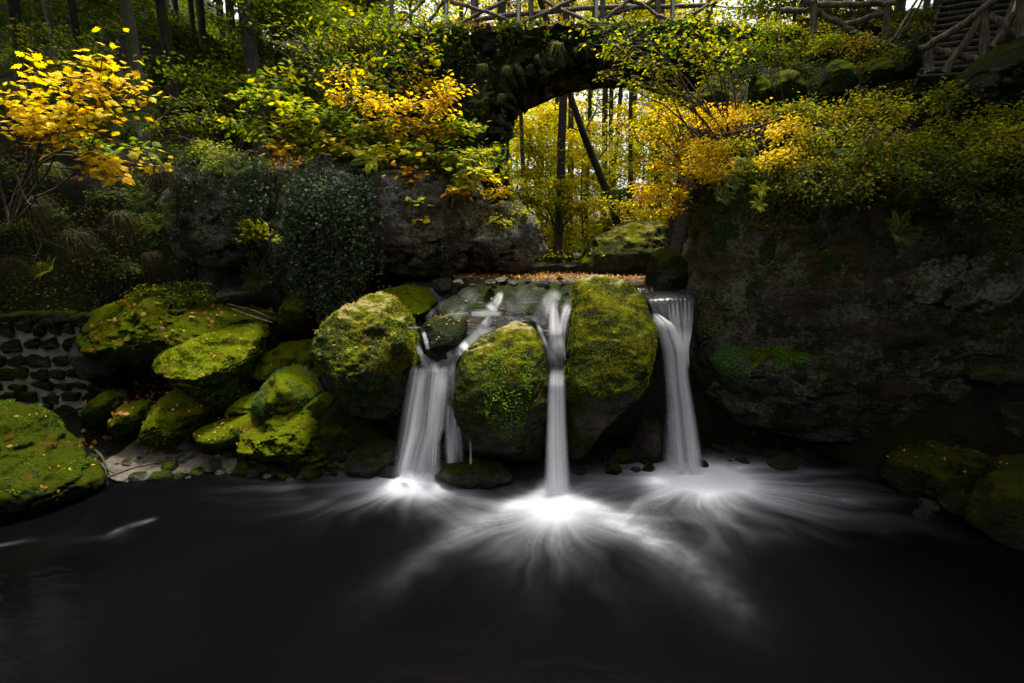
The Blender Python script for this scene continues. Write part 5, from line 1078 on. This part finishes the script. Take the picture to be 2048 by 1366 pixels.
cover(['lc3'], 9000, .034, IVY, 'ivy', region([(340,300),(540,300),(540,480),(460,390),(420,340),(390,350),(380,480),(345,480)], 3., -.1, 5), .03, .4, 5, True, b); b.build('foliage', M['ivy'], t, smooth=False)
for k_, (lb, sd_) in enumerate([('long single ivy strand dangling before the sandstone bluff', (770,400,766,575,7.8,60)), ('short ivy strand at the top left of the sandstone bluff', (800,350,806,420,7.85,25)), ('ivy strand hanging below the left arch haunch', (1003,215,1008,330,9.6,80)), ('ivy strand over the right part of the sandstone bluff', (895,380,893,520,7.8,30)), ('ivy strand over the cave mouth', (552,470,548,560,7.9,30))]):
    t, b = ivy(lb, [sd_], 10 + k_, origin=P(*sd_[:2], sd_[4])); b.build('foliage', M['ivy'], t, smooth=False)
# left slope undergrowth as uncounted ground cover
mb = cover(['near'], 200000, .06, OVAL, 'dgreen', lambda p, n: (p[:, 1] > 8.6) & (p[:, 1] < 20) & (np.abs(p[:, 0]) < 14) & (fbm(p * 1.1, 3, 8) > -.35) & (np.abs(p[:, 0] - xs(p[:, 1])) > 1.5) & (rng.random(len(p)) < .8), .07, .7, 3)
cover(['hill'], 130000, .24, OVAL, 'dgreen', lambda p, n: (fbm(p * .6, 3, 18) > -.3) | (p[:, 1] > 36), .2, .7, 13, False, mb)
cover(['near'], 60000, .07, TINY, 'dead', lambda p, n: (p[:, 1] > 8.2) & (p[:, 1] < 40) & (fbm(p * .8, 3, 9) > .0) & (np.abs(p[:, 0]) < 22) & (np.abs(p[:, 0] - xs(p[:, 1])) > 1.3), .015, .35, 5, False, mb)
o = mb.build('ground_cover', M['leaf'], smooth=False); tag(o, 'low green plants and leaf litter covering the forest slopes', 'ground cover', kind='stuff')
# plants over bridge face
def bridge_cover():
    b = MB(); n = 16000; x = rng.uniform(-3.5, 7.2, n); top_ = ztop - .45 * sstep(-1.2, -4.5, x); z = top_ + .08 - rng.uniform(0, 1, n) ** 1.4 * np.clip(np.where((x > -.1) & (x < 3.9), 1.0 * (top_ - arch_under(x)), 2.4) - .15, .2, 2.4)
    p = np.stack([x, BY0 - .22 + rng.normal(0, .06, n), z], 1); m = fbm(p * 1.8, 3, 44) > -.2; p = p[m]; c = len(p)
    leaves(b, p, rng.normal(0, .6, (c, 3)) + [0, -.3, -.5], np.tile([0, -1., .7], (c, 1)) + rng.normal(0, .5, (c, 3)), rng.uniform(.03, .09, c), OVAL, pal('dgreen', c, p, 1.5, 3) * 1.3)
    p2 = np.stack([rng.uniform(-3.5, 7.2, 2500), BY0 - .1 + rng.normal(0, .1, 2500), ztop + rng.uniform(0, .12, 2500)], 1); p2[:, 2] -= .45 * sstep(-1.2, -4.5, p2[:, 0])
    leaves(b, p2, rng.normal(0, .6, (2500, 3)), np.tile([0, -.3, 1.], (2500, 1)) + rng.normal(0, .5, (2500, 3)), rng.uniform(.03, .08, 2500), OVAL, pal('mixed', 2500, p2, 1.5, 3))
    return b
o = bridge_cover().build('bridge_growth', M['leaf'], smooth=False); tag(o, 'creeping leaves growing over the face of the bridge', 'ground cover', kind='stuff')
# right cliff hanging growth
mb = cover(['cliff'], 150000, .05, OVAL, 'dgreen', lambda p, n: (proj(p)[1] < 400 + 70 * fbm(p * 1.2, 3, 3) + .05 * (proj(p)[0] - 1380).clip(0)) & (fbm(p * 1.6, 3, 12) > -.35) & (n[:, 1] < .6), .06, .6, 6, True)
cover(['cliff'], 26000, .022, TINY, 'green', region([(1400,650),(1480,640),(1570,690),(1580,740),(1450,760),(1405,740)], 3.5, .0, 14), .015, .6, 7, False, mb)
o = mb.build('cliff_growth', M['leaf'], smooth=False); tag(o, 'dark creepers hanging over the top of the right cliff', 'ground cover', kind='stuff')
# leafy green patches on boulders (parts of them)
def patch(key, n, size, poly, palette, th, seed, tmpl=TINY, name='leafy_moss'):
    mb = cover([key], n, size, tmpl, palette, region(poly, 4.5, th, seed), .012, .5, seed)
    if not mb.v: return
    _, _, o, org = ROCKS[key]; v = np.concatenate(mb.v) - org
    c = mesh_obj(name, v, mb.f, M['leaf'], o, smooth=False, colr=np.concatenate(mb.c)); c['kind'] = 'stuff'
PAL['sprig'] = [(.14, .3, .02), (.2, .38, .03), (.09, .2, .015)]; PAL['crust'] = [(.12, .22, .09), (.17, .3, .13), (.07, .15, .05)]; PAL['gold'] = [(.24, .28, .008), (.15, .20, .008), (.34, .32, .01)]
patch('mid', 22000, .022, [(985,690),(1040,690),(1065,720),(1060,800),(1045,860),(1010,880),(975,850),(965,790),(975,730)], 'sprig', -.15, 21)
patch('r6', 14000, .018, [(500,730),(650,730),(650,850),(500,850)], 'crust', -.1, 22)
patch('cliff', 200000, .03, [(1380,600),(1440,590),(1450,660),(1400,680)], 'gold', -.2, 31)
patch('bulge', 60000, .024, [(1400,650),(1600,650),(1620,720),(1500,760),(1400,760)], 'sprig', -.05, 32)
patch('bulge', 60000, .022, [(1400,650),(1500,640),(1500,770),(1400,770)], 'crust', -.1, 33)
patch('rt', 60000, .012, [(1120,560),(1320,560),(1320,800),(1120,800)], 'gold', .05, 34)
patch('mid', 60000, .012, [(920,640),(1110,640),(1110,760),(920,760)], 'gold', .0, 35)
patch('big', 60000, .013, [(630,590),(840,590),(840,760),(630,760)], 'gold', .1, 36)
patch('lit', 16000, .018, [(340,720),(500,720),(500,830),(340,830)], 'crust', .1, 23)
patch('lit', 26000, .016, [(310,640),(530,640),(530,745),(310,745)], 'gold', -.25, 24)
patch('r3', 9000, .016, [(270,770),(430,770),(430,900),(270,900)], 'gold', .2, 25)
patch('big', 26000, .018, [(630,640),(840,640),(840,830),(630,830)], 'sprig', .45, 26)
patch('slab', 26000, .02, [(180,580),(560,580),(560,740),(180,740)], 'gold', .15, 27)
patch('fg', 40000, .014, [(-260,780),(220,780),(220,1060),(-260,1060)], 'sprig', .35, 28)
patch('rt', 14000, .016, [(1120,560),(1320,560),(1320,800),(1120,800)], 'gold', .3, 29)
# fallen leaves
mb = MB()
up = lambda th, s, q=.0: (lambda p, n: (n[:, 2] > th) & (fbm(p * 2.0, 2, s) > q))
for k, n, sz in [('slab', 900, .06), ('lit', 330, .045), ('r3', 160, .045), ('r4', 70, .05), ('r5', 130, .06), ('r7', 160, .05), ('r8', 220, .045), ('big', 900, .04), ('r11', 340, .035), ('mid', 60, .035), ('rt', 420, .035), ('fg', 500, .05),
              ('fr1', 330, .045), ('fr2', 240, .05), ('up1', 320, .05), ('r10', 50, .05), ('apron', 160, .04), ('fr6', 90, .05), ('r6', 70, .04), ('r8e', 120, .05), ('lc6', 160, .05), ('up3', 260, .05)]:
    cover([k], n, sz, MAPLE if sz > .05 else TINY, 'dead', up(.45, n, -.25), .012, .25, n, False, mb)
cover(['near'], 60000, .06, MAPLE, 'dead', lambda p, n: (p[:, 0] > -6.6) & (p[:, 0] < -1.8) & (p[:, 1] > 6.75) & (p[:, 1] < 8.4) & (fbm(p * 1.6, 3, 77) > .1), .04, .3, 31, False, mb)
n = 1800; p = np.stack([rng.uniform(-.9, 2.5, n), rng.uniform(8.0, 9.2, n), np.full(n, 2.53)], 1); leaves(mb, p, rng.normal(0, 1, (n, 3)), np.tile([0, 0, 1.], (n, 1)) + rng.normal(0, .3, (n, 3)), rng.uniform(.03, .06, n), TINY, pal('dead', n))
o = mb.build('fallen_leaves', M['dry'], smooth=False); tag(o, 'fallen orange and brown leaves strewn over rocks and beach', 'leaves', kind='stuff')

# twigs on beach, slab and the looping bare stem at left
for lb, pts, Y, r in [
    ('dark crooked branch lying across the beach at the waterline', [(215,955),(270,935),(330,922),(380,905)], None, .014), ('short pale stick lying on the right end of the broad slab', [(462,618),(500,632),(545,646)], 7.55, .012),
    ('thin pale stick beside the short one on the broad slab', [(455,608),(510,622),(545,638)], 7.6, .008), ('forked branch stub at the left end of the beach', [(190,900),(205,915),(215,940),(235,950)], None, .018),
    ('bare looping stem curling out of the left slope', [(30,340),(48,395),(60,412),(85,414),(118,408)], 5.3, .007), ('thin bare stem rising under the golden sapling', [(35,345),(70,290),(80,250),(75,215)], 5.3, .008),
    ('pale stick standing against the broad slab front', [(330,624),(345,600),(352,590)], 7.4, .008), ('bare arching stem over the golden shrub near the arch', [(1420,272),(1480,262),(1530,250),(1562,222)], 6.9, .009), ('bare stem hanging from the arching stem', [(1527,250),(1520,285),(1502,315)], 6.9, .006), ('thin upright stem among the edging stones', [(1568,210),(1558,150),(1555,85)], 7.6, .007)]:
    a = MB(); p = np.array([(P(x, y, Y) if Y else Pz(x, y, .14)) for x, y in pts]); tt = np.linspace(0, len(p) - 1, 16); c = np.stack([np.interp(tt, np.arange(len(p)), p[:, k]) for k in range(3)], 1); c = c + np.array([[0, 0, 1]]) * .004; 
    for _ in range(2): c[1:-1] = (c[:-2] + c[2:] + c[1:-1]) / 3
    tube(a, c, r, r * .5, 7, lump=.15, seed=len(lb)); o = a.build('fallen_branch' if Y is None or 'stick' in lb else 'bare_stem', M['log'] if 'pale' in lb or 'bare' in lb else M['bark'], origin=c[0]); tag(o, lb, 'branch')

for o in bpy.data.objects:
    if '_o' in o.keys(): del o['_o']
# ------------------------------------------------------------------ light and render settings
SUN = Vector((.1, .24, .96)).normalized()
ld = bpy.data.lights.new('sun', 'SUN'); ld.energy = 4.4; ld.angle = R(9); ld.color = (1, .95, .86)
lo = bpy.data.objects.new('sun', ld); col.objects.link(lo); lo.rotation_euler = (-SUN).to_track_quat('-Z', 'Y').to_euler()
w = bpy.data.worlds.new('World'); scene.world = w; w.use_nodes = True; nt = w.node_tree
sky = nt.nodes.new('ShaderNodeTexSky'); sky.sky_type = 'NISHITA'; sky.sun_disc = False
sky.sun_elevation = math.asin(SUN.z); sky.sun_rotation = math.atan2(SUN.x, SUN.y); sky.dust_density = 4; sky.air_density = .6; sky.ozone_density = .4
bg = nt.nodes['Background']; hs = nt.nodes.new('ShaderNodeHueSaturation'); hs.inputs['Saturation'].default_value = .25; hs.inputs['Value'].default_value = 1.3
nt.links.new(sky.outputs[0], hs.inputs['Color']); nt.links.new(hs.outputs[0], bg.inputs[0]); bg.inputs[1].default_value = .14
scene.view_settings.view_transform = 'Standard'; scene.view_settings.look = 'None'; scene.view_settings.exposure = 1.08; scene.view_settings.gamma = 1
cy = scene.cycles
cy.use_denoising = True; cy.max_bounces = 6; cy.diffuse_bounces = 3; cy.glossy_bounces = 2; cy.transmission_bounces = 3; cy.transparent_max_bounces = 16
cy.sample_clamp_indirect = 6; cy.caustics_reflective = False; cy.caustics_refractive = False
